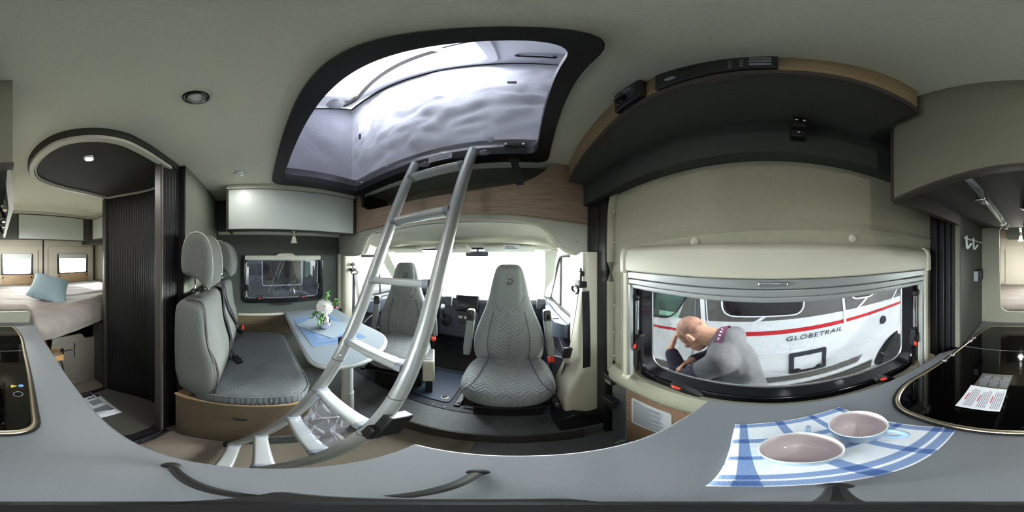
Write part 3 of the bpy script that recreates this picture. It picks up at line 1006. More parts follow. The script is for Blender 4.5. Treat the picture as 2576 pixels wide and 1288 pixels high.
# rubber floor mat, lid and metal bits in the cab
fm = thing('floor_mat', 'black ribbed rubber mat on the cab floor between the seats', 'mat', (-0.68, 1.62, PF))
bm = B(); box(bm, (-1.0, 1.42, PF + 0.001), (-0.36, 1.95, PF + 0.010))
O('base', bm, M_rubber, parent=fm, bevel=0.004)
bm = B()
for i in range(16):
    box(bm, (-0.98, 1.435 + i * 0.032, PF + 0.009), (-0.38, 1.448 + i * 0.032, PF + 0.014))
O('ribs', bm, M_rubber, parent=fm)
lid = thing('floor_hatch', 'dark blue-grey hatch lid with a round lock in the cab floor', 'floor hatch', (-0.50, 1.1, PF))
bm = B(); prism(bm, rrect(-0.66, 0.93, -0.38, 1.36, 0.03), FXY, PF + 0.0005, PF + 0.007); O('lid', bm, mat('hatch_blue', (58, 70, 92), 0.5, bump=0.2, bscale=200), parent=lid, bevel=0.003)
bm = B(); tube(bm, [(a, b, PF + 0.006) for a, b in rrect(-0.66, 0.93, -0.38, 1.36, 0.03)], 0.004, 6, closed=True); O('seal', bm, M_black, parent=lid)
bm = B(); lathe(bm, [(0.028, 0), (0.028, 0.003), (0.018, 0.003), (0.018, 0.001), (0.010, 0.004)], (-0.43, 0.985, PF + 0.007), 22); O('lock', bm, M_blackg, parent=lid)
bm = B()
sweep(bm, [(-0.75, 0.875, PF + 0.002), (0.2, 0.862, PF + 0.002)], [(-0.018, 0), (0.018, 0), (0.018, 0.004), (-0.018, 0.004)])
S('trim_22', bm, M_cabfloor)
for x, w_ in ((-0.46, 'nearer the ladder'), (-0.385, 'nearer the passenger seat')):
    bm = B(); sphere(bm, (x, 0.872, PF + 0.007), (0.006, 0.006, 0.003), 10)
    tag(O('floor_screw', bm, M_chrome), 'bright screw in the cab floor edge strip, the one ' + w_, 'screw')

# ================================================================== CAB SEATS
M_seam = mat('seam_grey', (86, 90, 92), 0.9)
def logo_D(bm, M, h):
    """slanted letter D with an open notch on its left"""
    o = [(-0.44, 0.5), (0.24, 0.5), (0.44, 0.40), (0.52, 0.16), (0.44, -0.16), (0.24, -0.42), (0.0, -0.5), (-0.56, -0.5), (-0.38, 0.12), (-0.14, 0.12), (-0.25, -0.27), (-0.02, -0.27), (0.16, -0.12), (0.26, 0.10), (0.22, 0.24), (0.12, 0.28), (-0.36, 0.28)]
    pts = [(a * h, b * h) for a, b in o]
    prism(bm, pts, lambda a, b, t: tuple(M @ Vector((a, b, t))), 0, 0.0012)

def seat_body(bm, prof, tilt, n=40, e=3.2):
    """backrest: list of (z, half width, front y, depth); rounded-rectangle rings"""
    rings = []
    for z, w, y0, dp in prof:
        ring = []
        for i in range(n):
            a = 2 * pi * i / n
            ca, sa = cos(a), sin(a)
            r = (abs(ca) ** e + abs(sa) ** e) ** (-1 / e)
            ring.append((w * ca * r, y0 + dp / 2 + dp / 2 * sa * r, z))
        rings.append(ring)
    loft(bm, rings)

def make_seat(label, group):
    t = thing('swivel_seat', label, 'seat', (0, 0, 0), 0, group)
    k = dict(parent=t, local=True)
    # backrest with built-in headrest
    bm = B()
    fy = lambda z: 0.02 + 0.16 * max(0, z - 0.44)
    P = [(0.42, 0.14, 0.09), (0.43, 0.205, 0.13), (0.46, 0.235, 0.15), (0.56, 0.255, 0.16), (0.66, 0.248, 0.15), (0.74, 0.225, 0.14), (0.82, 0.195, 0.13), (0.90, 0.165, 0.125), (0.97, 0.147, 0.125), (1.03, 0.138, 0.125), (1.10, 0.122, 0.12), (1.16, 0.106, 0.11), (1.195, 0.088, 0.09), (1.208, 0.060, 0.05)]
    seat_body(bm, [(z, w, fy(z) + (0.14 - d) / 2 * (1 if z > 0.6 else 1), d) for z, w, d in P], 0)
    br = O('backrest', bm, M_fab, ang=60, **k); subsurf(br, 1)
    kb = dict(parent=br, local=True)
    def front(z, w, d): return fy(z) + (0.14 - d) / 2
    def interp(z):
        for a, b in zip(P, P[1:]):
            if a[0] <= z <= b[0]:
                f = (z - a[0]) / (b[0] - a[0])
                return a[1] + f * (b[1] - a[1]), a[2] + f * (b[2] - a[2])
        return P[-1][1], P[-1][2]
    def surf(x, z, off):
        w, d = interp(z)
        q = min(0.999, abs(x) / w)
        e = 3.2
        return fy(z) + (0.14 - d) / 2 + d / 2 - d / 2 * (1 - q ** e) ** (1 / e) - off
    # chevron centre panel
    bm = B()
    def cen(u, v):
        z = 0.455 + 0.52 * v
        hw = 0.125 + 0.025 * sin(min(1, v * 1.3) * pi) * (1 if v < .6 else 1) - 0.02 * v
        if v > 0.72: hw = hw + (v - 0.72) * 0.10
        hw = min(hw, interp(z)[0] - 0.018)
        x = (u * 2 - 1) * hw
        q = (1 - (2 * u - 1) ** 8) * (1 - (2 * v - 1) ** 12)
        return (x, surf(x, z, 0.001 + 0.007 * q), z)
    grid(bm, cen, 18, 26)
    O('chevron_panel', bm, M_fabzig, ang=80, **kb)
    # smooth headrest panel with seams
    bm = B()
    def hp(u, v):
        z = 0.885 + 0.325 * v - 0.005
        hw = 0.090 + 0.012 * sin(v * pi) - 0.016 * v * v - (0.03 * (1 - v / 0.12) if v < 0.12 else 0)
        hw = min(hw, interp(min(z, 1.19))[0] - 0.012)
        x = (u * 2 - 1) * hw
        q = (1 - (2 * u - 1) ** 8) * (1 - (2 * v - 1) ** 12)
        zz = min(z, 1.192)
        return (x, surf(x, zz, 0.002 + 0.012 * q), zz)
    grid(bm, hp, 16, 16)
    hd = O('headrest_panel', bm, M_fab, ang=80, **kb)
    zc = 1.085
    bm = B()
    logo_D(bm, basis((0.008, surf(0, zc, 0.016), zc), (1, 0, 0), (0, 0.16, 1)), 0.046)
    O('letter_logo', bm, M_black, parent=hd, local=True)
    # side piping
    for s in (-1, 1):
        bm = B()
        pts = []
        for i in range(15):
            v = i / 14
            z = 0.455 + 0.40 * v
            hw = min(0.125 + 0.025 * sin(min(1, v * .77 * 1.3) * pi) - 0.02 * v * .77, interp(z)[0] - 0.018)
            pts.append((s * hw, surf(s * hw, z, 0.004), z))
        tube(bm, pts, 0.004, 6, up=(0, 1, 0)); O('piping', bm, M_seam, **kb)
    # cushion
    bm = B()
    rings = []
    n = 44
    for z, sx, sy, cyy in ((0.335, 0.20, 0.19, -0.12), (0.345, 0.232, 0.225, -0.12), (0.38, 0.252, 0.245, -0.12), (0.43, 0.256, 0.25, -0.12), (0.465, 0.248, 0.24, -0.118), (0.487, 0.225, 0.215, -0.112), (0.497, 0.17, 0.16, -0.10), (0.500, 0.08, 0.08, -0.10)):
        ring = []
        for i in range(n):
            a = 2 * pi * i / n
            e = 2.9
            r = (abs(cos(a)) ** e + abs(sin(a)) ** e) ** (-1 / e)
            x = sx * cos(a) * r; y = cyy + sy * sin(a) * r
            ring.append((x, y, z - 0.018 * max(0, (-y - 0.12) / 0.25) + 0.012 * max(0, y / 0.12)))
        rings.append(ring)
    loft(bm, rings)
    cu = O('seat_cushion', bm, M_fabseat, ang=60, **k); subsurf(cu, 1)
    for s in (-1, 1):
        bm = B()
        tube(bm, smooth_path([(s * 0.13, 0.03, 0.511), (s * 0.145, -0.12, 0.502), (s * 0.17, -0.26, 0.478), (s * 0.22, -0.33, 0.43)], 5), 0.004, 6); O('seam', bm, M_seam, parent=cu, local=True)
    # arm rests folded up
    for s in (-1, 1):
        bm = B()
        sec = rrect(-0.026, -0.035, 0.026, 0.035, 0.018, 4)
        sweep(bm, [(s * 0.288, 0.05, 0.50), (s * 0.285, 0.052, 0.56), (s * 0.272, 0.075, 0.74), (s * 0.268, 0.082, 0.80)], sec, up=(0, 1, 0), scale=[.85, 1, 1, .98])
        a = O('arm_rest', bm, M_fab, ang=60, **k)
        bm = B()
        sweep(bm, [(s * 0.268, 0.081, 0.795), (s * 0.266, 0.084, 0.86), (s * 0.266, 0.086, 0.875)], rrect(-0.027, -0.036, 0.027, 0.036, 0.016, 4), up=(0, 1, 0), scale=[1, 1, .75]); cp = O('end_cap', bm, M_black, parent=a, local=True, bevel=0.003)
        bm = B(); box(bm, (s * 0.267 - 0.012, 0.044, 0.81), (s * 0.267 + 0.012, 0.05, 0.85)); O('push_button', bm, M_blackg, parent=cp, local=True, bevel=0.003)
    # base, swivel plate, rails
    bm = B(); prism(bm, rrect(-0.19, -0.20, 0.19, 0.16, 0.03), FXY, 0.0, 0.24); O('pedestal', bm, M_rubber, bevel=0.008, **k)
    bm = B(); box(bm, (-0.235, -0.30, 0.245), (0.235, 0.18, 0.262)); box(bm, (-0.215, -0.28, 0.262), (0.215, 0.16, 0.345)); O('swivel_plate', bm, M_black, bevel=0.004, **k)
    for s in (-1, 1):
        bm = B(); box(bm, (s * 0.23 - 0.015, -0.335, 0.262), (s * 0.23 + 0.015, 0.2, 0.29)); r = O('slide_rail', bm, M_black, bevel=0.003, **k)
        bm = B(); sphere(bm, (s * 0.23, -0.31, 0.292), 0.008, 8); O('bolt', bm, M_chrome, parent=r, local=True)
    bm = B(); strap(bm, smooth_path([(-0.2, -0.32, 0.25), (0, -0.335, 0.246), (0.2, -0.32, 0.25)], 4), 0.012, 0.006); O('release_bar', bm, M_black, **k)
    # buckle
    bm = B(); box(bm, (0.262, -0.02, 0.36), (0.282, 0.02, 0.48), RX(0.15)); bu = O('buckle_stalk', bm, M_black, bevel=0.004, **k)
    bm = B(); box(bm, (0.254, -0.03, 0.47), (0.296, 0.02, 0.50), RX(0.15)); O('buckle', bm, M_red, parent=bu, local=True, bevel=0.005)
    return t

SEATG = None
s0 = make_seat('grey fabric swivel seat facing back on the passenger side, nearest the sliding door', None)
s0.location = (-0.022, 1.045, PF)
s1 = dup(s0, (-0.90, 1.13, PF), radians(27), 'grey fabric swivel seat on the driver side, seen behind the ladder')

cb = thing('console_box', 'cream open tray box standing at the right side of the driver seat', 'storage box', (-0.58, 1.0, PF))
bm = B()
R = RZ(radians(27))
def tb(lo, hi, m, nm, par, bv=0.003):
    bm = B(); box(bm, lo, hi); bmesh.ops.rotate(bm, cent=(-0.575, 1.03, 0), matrix=R, verts=bm.verts); return O(nm, bm, m, parent=par, bevel=bv)
tb((-0.615, 0.93, -1.05), (-0.535, 1.13, -0.815), M_creamp, 'box_body', cb, 0.012)
tb((-0.605, 0.945, -0.822), (-0.545, 1.115, -0.811), M_black, 'switch_panel', cb)
tb((-0.60, 0.99, -1.27), (-0.55, 1.08, -1.05), M_black, 'bracket', cb)

# seat belts on the B pillars
def belt(label, s, x, y):
    t = thing('seat_belt', label, 'seat belt', (x, y, -0.1))
    x0_, y0_ = x, y
    bm = B(); box(bm, (x - 0.012, y - 0.02, -0.10), (x + 0.012, y + 0.02, -0.075)); box(bm, (x - 0.02, y - 0.03, -0.155), (x + 0.02, y + 0.03, -0.125)); tube(bm, [(x, y, -0.13), (x, y, -0.06)], 0.006, 8); O('height_adjuster', bm, M_black, parent=t, bevel=0.003)
    bm = B(); tube(bm, [(x - s * 0.03 + 0.001 * cos(a), y + 0.04 * cos(a * pi / 8), -0.165 + 0.018 * sin(a * pi / 8)) for a in range(16)], 0.006, 8, closed=True, up=(1, 0, 0)); O('guide_loop', bm, M_black, parent=t)
    return t
tR = belt('dark seat belt hanging from the passenger pillar beside the sliding door', 1, 0.330, 0.735)
bm = B()
strap(bm, smooth_path([(0.345, 0.712, -0.175), (0.348, 0.706, -0.40), (0.348, 0.705, -0.64)], 5), 0.040, 0.0015, up=(0, -1, 0)); O('lower_webbing', bm, M_belt, parent=tR)
bm = B()
strap(bm, smooth_path([(0.322, 0.740, -0.175), (0.322, 0.84, -0.48), (0.300, 0.89, -0.72), (0.26, 0.93, -1.02), (0.25, 0.94, -1.15)], 5), 0.046, 0.0015, up=(0.9, -0.5, 0)); O('shoulder_webbing', bm, M_belt, parent=tR)
bm = B(); box(bm, (0.280, 0.855, -0.66), (0.330, 0.88, -0.58), RY(0.2)); tg = O('buckle_tongue', bm, M_black, parent=tR, bevel=0.006)
bm = B(); box(bm, (0.282, 0.86, -0.70), (0.312, 0.868, -0.655)); O('metal_tongue', bm, M_chrome, parent=tg)
tL = belt('dark seat belt hanging from the driver pillar behind the table', -1, -1.375, 0.93)
bm = B()
strap(bm, smooth_path([(-1.355, 0.93, -0.175), (-1.345, 0.915, -0.6), (-1.345, 0.91, -0.95), (-1.35, 0.91, -1.15)], 5), 0.046, 0.0015, up=(-0.95, -0.3, 0)); O('lower_webbing', bm, M_belt, parent=tL)
bm = B()
strap(bm, smooth_path([(-1.35, 0.94, -0.175), (-1.335, 0.985, -0.50), (-1.32, 1.01, -0.8), (-1.31, 1.02, -1.15)], 5), 0.046, 0.0015, up=(-0.95, -0.3, 0)); O('shoulder_webbing', bm, M_belt, parent=tL)
bm = B(); box(bm, (-1.345, 0.985, -0.62), (-1.315, 1.02, -0.55)); O('buckle_tongue', bm, M_black, parent=tL, bevel=0.006)

# ================================================================== LEFT WINDOW (window_2)
w1 = thing('window_2', None, None, (-1.46, 0.25, -0.22)); w1['kind'] = 'structure'
bm = B()
holeplate(bm, rrect(-0.13, -0.435, 0.635, -0.002, 0.06, 8), [rrect(-0.095, -0.395, 0.598, -0.035, 0.045, 8)], FYZ, -1.455, -1.500)
S('window_frame', bm, M_blackg, parent=w1, bevel=0.008, ang=50, seg=3)
bm = B(); box(bm, (-1.520, -0.11, -0.415), (-1.516, 0.61, -0.02)); S('window_pane', bm, M_tint, parent=w1)
bm = B(); tube(bm, [(-1.492, a, b) for a, b in rrect(-0.09, -0.39, 0.593, -0.04, 0.04, 6)], 0.004, 6, closed=True, up=(1, 0, 0)); S('window_seal', bm, M_alu, parent=w1)
bm = B()
loft(bm, [[(x, y, z) for x, z in ((-1.47, 0.008), (-1.446, 0.006), (-1.440, -0.012), (-1.447, -0.036), (-1.47, -0.036))] for y in (-0.10, 0.605)])
bl = S('blind_cassette', bm, M_rail, parent=w1, bevel=0.004)
bm = B(); prism(bm, rpoly([(0.16, -0.004), (0.37, -0.004), (0.33, 0.026), (0.20, 0.026)], [0, 0, 0.03, 0.03]), FYZ, -1.47, -1.438); S('blind_handle', bm, M_creamp, parent=bl, bevel=0.006)
bm = B(); prism(bm, rpoly([(0.14, -0.43), (0.35, -0.43), (0.30, -0.455), (0.18, -0.455)], 0.012), FYZ, -1.47, -1.445); S('frame_lug', bm, M_black, parent=w1, bevel=0.004)
for y in (-0.075, 0.575):
    bm = B(); tube(bm, [(-1.462, y, -0.10), (-1.462, y, -0.27)], 0.007, 10, up=(0, 1, 0)); st = S('window_stay', bm, M_chrome, parent=w1)
    bm = B(); box(bm, (-1.475, y - 0.016, -0.32), (-1.445, y + 0.016, -0.26)); S('stay_latch', bm, M_black, parent=st, bevel=0.006)
for y in (0.03, 0.43):
    bm = B(); box(bm, (-1.478, y - 0.03, -0.402), (-1.448, y + 0.035, -0.378), RX(0.15)); l = S('window_latch', bm, M_black, parent=w1, bevel=0.006)
    bm = B(); sphere(bm, (-1.447, y, -0.385), (0.006, 0.014, 0.006), 10); S('latch_button', bm, M_red, parent=l)

# ================================================================== BENCH
bn = thing('dinette_bench', 'grey two-seat dinette bench with tall backrest and herringbone seat cushion', 'bench', (-1.02, 0.0, FL))
# wooden box with drawer front
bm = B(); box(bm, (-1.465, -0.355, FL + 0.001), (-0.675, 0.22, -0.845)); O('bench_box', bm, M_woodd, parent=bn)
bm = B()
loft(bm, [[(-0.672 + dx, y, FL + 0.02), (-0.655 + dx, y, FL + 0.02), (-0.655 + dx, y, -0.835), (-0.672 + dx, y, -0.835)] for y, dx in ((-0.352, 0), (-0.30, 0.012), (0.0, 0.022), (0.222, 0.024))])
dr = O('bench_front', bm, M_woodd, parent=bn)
bm = B()
sweep(bm, smooth_path([(-0.66, -0.352, -0.833), (-0.648, -0.30, -0.833), (-0.638, 0.0, -0.833), (-0.636, 0.222, -0.833)], 4), [(-0.010, -0.006), (0.010, -0.006), (0.010, 0.006), (-0.010, 0.006)]); O('front_edge', bm, M_wood, parent=dr, bevel=0.002)
bm = B(); lathe(bm, [(0.001, 0.003), (0.018, 0.003), (0.024, 0.006), (0.027, 0.003), (0.027, 0)], (0, 0, 0), 22, RY(pi / 2)); bmesh.ops.scale(bm, vec=(1, 1.15, 0.62), verts=bm.verts); bmesh.ops.translate(bm, vec=(-0.633, -0.06, -0.99), verts=bm.verts); O('finger_hole', bm, M_black, parent=dr)

def padded(name, fx, mat_, par, nu, nv, sub=0, ang=70):
    bm = B(); R = grid(bm, fx, nu, nv); return O(name, bm, mat_, parent=par, ang=ang)

def cushion_rings(x0, x1, y0, y1, zlist, e=4.5, n=44, wob=None):
    """stacked superellipse rings; zlist rows: (z, inset)"""
    rings = []
    for z, ins in zlist:
        cx, cyy = (x0 + x1) / 2, (y0 + y1) / 2
        sx, sy = (x1 - x0) / 2 - ins, (y1 - y0) / 2 - ins
        ring = []
        for i in range(n):
            a = 2 * pi * i / n
            r = (abs(cos(a)) ** e + abs(sin(a)) ** e) ** (-1 / e)
            x, y = cx + sx * cos(a) * r, cyy + sy * sin(a) * r
            ring.append((x, y, z + (wob(x, y) if wob else 0)))
        rings.append(ring)
    return rings

bm = B()
loft(bm, cushion_rings(-1.45, -0.628, -0.30, 0.245, [(-0.838, 0.02), (-0.83, 0.006), (-0.79, 0), (-0.75, 0.0), (-0.728, 0.010), (-0.719, 0.03), (-0.716, 0.10), (-0.714, 0.2)], 7))
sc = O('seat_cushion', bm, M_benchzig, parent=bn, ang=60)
bm = B()
ring = cushion_rings(-1.45, -0.628, -0.30, 0.245, [(-0.742, -0.001)], 7)[0]
tube(bm, ring, 0.004, 6, closed=True); O('piping', bm, M_fab, parent=sc)

# backrest: profile in YZ lofted along X, rounded ends
def back_prof(k, dx):
    pts = [(-0.20, -0.72), (-0.165, -0.69), (-0.150, -0.60), (-0.162, -0.50), (-0.190, -0.42), (-0.200, -0.33), (-0.205, -0.24), (-0.213, -0.19), (-0.235, -0.168), (-0.290, -0.163), (-0.335, -0.175), (-0.352, -0.21), (-0.352, -0.45), (-0.350, -0.72)]
    c = Vector((-0.26, -0.44))
    pts = [(a, b - 0.028 * max(0, (b + 0.40) / 0.24) if b > -0.40 else b) for a, b in pts]
    pts = [(a, b - 0.06) if b < -0.68 else (a, b) for a, b in pts]
    return [((-0.0) + dx, c.x + (a - c.x) * k, c.y + (b - c.y) * (1 - (1 - k) * 0.45)) for a, b in pts]
bm = B()
loft(bm, [back_prof(0.55, -0.618), back_prof(0.84, -0.622), back_prof(0.96, -0.634), back_prof(1.0, -0.660), back_prof(1.0, -0.92), back_prof(0.985, -1.02), back_prof(1.0, -1.12), back_prof(1.0, -1.40), back_prof(0.95, -1.44), back_prof(0.6, -1.455)])
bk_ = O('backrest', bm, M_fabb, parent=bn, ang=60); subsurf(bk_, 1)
for off in (-0.633, -0.645):
    bm = B()
    pts = [(x, y - 0.002 + 0.004 * (i / 9), z) for i, (x, y, z) in enumerate(back_prof(1.005, off)[1:10])]
    tube(bm, smooth_path(pts, 4), 0.0026, 6, up=(1, 0, 0)); O('seam', bm, MATS['edge_band'], parent=bk_)

def headrest(xc, w, dy=0.0):
    bm = B()
    rings = []
    n = 14
    for x, k in ((xc + w, 0.80), (xc + w - 0.012, 0.95), (xc + w - 0.035, 1.0), (xc, 1.03), (xc - w + 0.035, 1.0), (xc - w + 0.012, 0.95), (xc - w, 0.80)):
        base = [(-0.192, -0.150), (-0.178, -0.08), (-0.180, 0.0), (-0.195, 0.06), (-0.225, 0.095), (-0.262, 0.105), (-0.300, 0.085), (-0.322, 0.03), (-0.325, -0.04), (-0.318, -0.085), (-0.265, -0.092), (-0.225, -0.105), (-0.210, -0.140)]
        c = Vector((-0.255, -0.01))
        rings.append([(x, c.x + (a - c.x) * k + dy, c.y + (b - c.y) * (0.55 + 0.45 * k)) for a, b in base])
    loft(bm, rings)
    h = O('headrest', bm, M_fabb, parent=bn, ang=60); subsurf(h, 1)
    for s in (1, -1):
        bm = B()
        base = [(-0.196, -0.146), (-0.179, -0.08), (-0.181, 0.0), (-0.196, 0.06), (-0.226, 0.094), (-0.262, 0.104), (-0.300, 0.085), (-0.321, 0.03), (-0.325, -0.04)]
        tube(bm, smooth_path([(xc + s * (w - 0.035), a + 0.004 * (-1 if a > -0.2 else 0), b + 0.001) for a, b in base], 4), 0.0036, 6, up=(1, 0, 0)); O('piping', bm, M_pip, parent=h)
    for dx in (-0.07, 0.07):
        bm = B(); tube(bm, [(xc + dx, -0.278, -0.08), (xc + dx, -0.272, -0.18)], 0.0065, 12, up=(0, 1, 0)); O('post', bm, M_chrome, parent=h)
        bm = B(); lathe(bm, [(0.022, -0.006), (0.022, 0.004), (0.014, 0.014), (0.008, 0.016)], (xc + dx, -0.272, -0.166), 16); O('post_sleeve', bm, M_black, parent=h)
headrest(-0.765, 0.135)
headrest(-1.215, 0.150, 0.028)

sb = thing('bench_seat_belt', 'dark lap and shoulder belt across the middle of the bench backrest', 'seat belt', (-1.0, -0.18, -0.2))
bm = B(); strap(bm, smooth_path([(-0.975, -0.245, -0.158), (-0.975, -0.208, -0.170), (-0.975, -0.196, -0.25), (-0.972, -0.190, -0.36), (-0.970, -0.165, -0.45), (-0.968, -0.146, -0.55), (-0.965, -0.139, -0.66), (-0.96, -0.125, -0.70)], 6), 0.046, 0.002, up=(0, 1, 0.1)); O('webbing', bm, M_belt, parent=sb)
bm = B(); strap(bm, smooth_path([(-0.99, -0.24, -0.157), (-1.0, -0.200, -0.175), (-1.06, -0.188, -0.30), (-1.16, -0.160, -0.45), (-1.25, -0.14, -0.56), (-1.29, -0.13, -0.62)], 6), 0.040, 0.002, up=(0, 1, 0.2)); O('shoulder_webbing', bm, M_belt, parent=sb)
bm = B(); box(bm, (-1.32, -0.14, -0.67), (-1.27, -0.105, -0.60), RY(0.5)); bu = O('buckle', bm, M_black, parent=sb, bevel=0.006)
bm = B(); box(bm, (-1.30, -0.112, -0.615), (-1.262, -0.095, -0.595), RY(0.5)); O('release_button', bm, M_red, parent=bu, bevel=0.003)
bm = B(); box(bm, (-0.99, -0.13, -0.72), (-0.91, -0.09, -0.69), RZ(0.5)); O('lower_buckle', bm, M_black, parent=sb, bevel=0.008)

# ================================================================== TABLE
tb_ = thing('dinette_table', 'pale grey wall-mounted table with rounded end on one round leg', 'table', (-1.0, 0.45, PF))
TT = rpoly([(-1.468, 0.262), (-0.60, 0.235), (-0.545, 0.45), (-0.66, 0.72), (-1.468, 0.745)], [0.01, 0.20, 0.14, 0.16, 0.03], 10)
bm = B(); prism(bm, TT, FXY, -0.556, -0.530); top = O('tabletop', bm, M_tbl, parent=tb_, bevel=0.003)
bm = B(); tube(bm, [(a, b, -0.543) for a, b in TT], 0.012, 10, closed=True, scale=None); O('edge_profile', bm, M_aluw, parent=top)
bm = B(); holeplate(bm, rpoly([(-1.46, 0.30), (-0.64, 0.275), (-0.585, 0.46), (-0.69, 0.68), (-1.46, 0.70)], [0.01, 0.18, 0.12, 0.14, 0.02], 8), [], FXY, -0.59, -0.557); O('under_rail', bm, M_edge, parent=top)
bm = B(); lathe(bm, [(0.033, PF + 0.012), (0.033, -0.90)], (-0.70, 0.44, 0), 28); lathe(bm, [(0.030, -0.90), (0.030, -0.585)], (-0.70, 0.44, 0), 28); l = O('leg', bm, M_aluw, parent=tb_)
bm = B(); lathe(bm, [(0.085, PF + 0.0005), (0.085, PF + 0.008), (0.04, PF + 0.02)], (-0.70, 0.44, 0), 28); O('foot_plate', bm, M_black, parent=l)
bm = B(); strap(bm, [(-1.46, 0.27, -0.535), (-1.46, 0.74, -0.535)], 0.02, 0.01); O('wall_rail', bm, M_aluw, parent=tb_)

M_run = mat('blue_runner', (104, 128, 160), 0.95, var=0.08, vscale=300, bump=0.4, bscale=600)
M_run2 = mat('blue_runner_dark', (86, 112, 150), 0.95, var=0.08, vscale=300, bump=0.4, bscale=600)
M_silk = mat('silver_cloth', (132, 146, 158), 0.6, var=0.10, vscale=60, vstretch=(6, 1, 1), bump=0.3, bscale=200, bstretch=(6, 1, 1))
rn = thing('table_runner', 'blue rectangular placemat with woven borders lying on the table', 'placemat', (-1.0, 0.46, -0.53))
Q = [(-1.285, 0.298), (-0.800, 0.292), (-0.755, 0.610), (-1.27, 0.625)]
def quad(t, u, Q=Q):
    a = Vector(Q[0]).lerp(Vector(Q[1]), t); b = Vector(Q[3]).lerp(Vector(Q[2]), t)
    return a.lerp(b, u)
bm = B(); prism(bm, [tuple(quad(*p)) for p in ((0, 0), (1, 0), (1, 1), (0, 1))], FXY, -0.5299, -0.5287); O('cloth', bm, M_run, parent=rn)
for k, (i0, i1) in enumerate(((0.03, 0.10), (0.14, 0.17))):
    bm = B()
    holeplate(bm, [tuple(quad(*p)) for p in ((i0, i0), (1 - i0, i0), (1 - i0, 1 - i0), (i0, 1 - i0))], [[tuple(quad(*p)) for p in ((i1, i1 * 1.2), (1 - i1, i1 * 1.2), (1 - i1, 1 - i1 * 1.2), (i1, 1 - i1 * 1.2))]], FXY, -0.5287, -0.5283)
    O('woven_border', bm, M_run2, parent=rn)
bm = B()
CT = [(-1.16, 0.30), (-0.846, 0.362), (-0.86, 0.655), (-1.20, 0.60)]
CT = [(-1.135, 0.285), (-0.845, 0.435), (-0.965, 0.665), (-1.265, 0.49)]
prism(bm, CT, FXY, -0.5282, -0.5270)
tag(O('silver_cloth', bm, M_silk), 'square silvery cloth laid cornerwise on the blue placemat under the vase', 'cloth')
# vase
vs = thing('flower_vase', 'small mirrored silver jug vase standing on the table cloth', 'vase', (-1.02, 0.455, -0.527))
bm = B(); lathe(bm, [(0.001, 0.0), (0.024, 0.0), (0.038, 0.012), (0.046, 0.034), (0.044, 0.056), (0.032, 0.085), (0.021, 0.105), (0.019, 0.118), (0.024, 0.130), (0.021, 0.128), (0.016, 0.115)], (-1.02, 0.455, -0.527), 32, None, False)
O('body', bm, mat('silvered_glass', (232, 228, 236), 0.06, metal=1.0), parent=vs, ang=60)
bm = B(); tube(bm, smooth_path([(-1.042, 0.44, -0.405), (-1.070, 0.425, -0.410), (-1.078, 0.418, -0.440), (-1.066, 0.425, -0.475)], 6), 0.005, 8); O('handle', bm, M_chrome, parent=vs)
fl = thing('flower_bouquet', 'white daisy with feathery green sprigs in the silver vase', 'flowers', (-1.02, 0.455, -0.41))
M_leaf = mat('sprig_green', (92, 138, 70), 0.7, var=0.25, vscale=60)
bm = B()
fc = Vector((-1.005, 0.452, -0.355)); nrm = Vector((0.75, -0.30, 0.5)).normalized()
qf = nrm.to_track_quat('Z', 'Y').to_matrix()
for ringk, (rr, n, lift) in enumerate(((0.062, 20, -0.004), (0.054, 18, 0.006), (0.040, 14, 0.014), (0.024, 10, 0.018))):
    for i in range(n):
        a = 2 * pi * (i + 0.5 * (ringk % 2)) / n
        R = qf @ RZ(a)
        w = 0.0085
        pts = [(0.006, 0, lift + 0.003), (rr * 0.45, -w, lift), (rr * 0.9, -w * 0.8, lift - 0.004), (rr, 0, lift - 0.008), (rr * 0.9, w * 0.8, lift - 0.004), (rr * 0.45, w, lift), ]
        bm.faces.new([V(bm, fc + R @ Vector(p)) for p in pts])
pe = O('petals', bm, mat('white_petal', (246, 246, 244), 0.7, transl=0.25), parent=fl, ang=0); solid(pe, 0.001)
bm = B(); sphere(bm, fc + nrm * 0.012, (0.010, 0.010, 0.006), 12, qf); O('flower_centre', bm, mat('flower_eye', (206, 196, 128), 0.8), parent=fl)
bm = B(); tube(bm, smooth_path([(-1.02, 0.455, -0.45), (-1.018, 0.456, -0.40), tuple(fc - nrm * 0.006)], 5), 0.0025, 6); O('stem', bm, M_leaf, parent=fl)
r2 = random.Random(3)
def sprig(tip, curve):
    bm = B()
    p0 = Vector((-1.02, 0.457, -0.42)); p2 = Vector(tip); p1 = (p0 + p2) / 2 + Vector(curve)
    pts = [p0 * (1 - t) ** 2 + p1 * 2 * t * (1 - t) + p2 * t * t for t in [i / 16 for i in range(17)]]
    tube(bm, pts, 0.0014, 5)
    for i, p in enumerate(pts[3:]):
        for k in range(7):
            d = Vector((r2.uniform(-1, 1), r2.uniform(-1, 1), r2.uniform(-.8, .9))).normalized()
            L = r2.uniform(0.012, 0.034)
            e = p + d * L
            s = d.cross(Vector((r2.random(), r2.random(), 1))).normalized() * 0.0042
            bm.faces.new([V(bm, p), V(bm, p + d * L * 0.45 + s), V(bm, e), V(bm, p + d * L * 0.45 - s)])
    O('green_sprig', bm, M_leaf, parent=fl, ang=0)
sprig((-1.02, 0.48, -0.245), (0.0, 0.0, 0.02))
sprig((-0.985, 0.545, -0.315), (0.0, 0.02, 0.04))
sprig((-1.02, 0.37, -0.43), (0.01, -0.03, 0.07))
sprig((-0.985, 0.40, -0.47), (0.03, -0.02, 0.06))
bm = B(); sphere(bm, (-0.985, 0.525, -0.365), (0.012, 0.012, 0.010), 10); O('red_berry', bm, mat('berry', (140, 40, 80), 0.5), parent=fl)

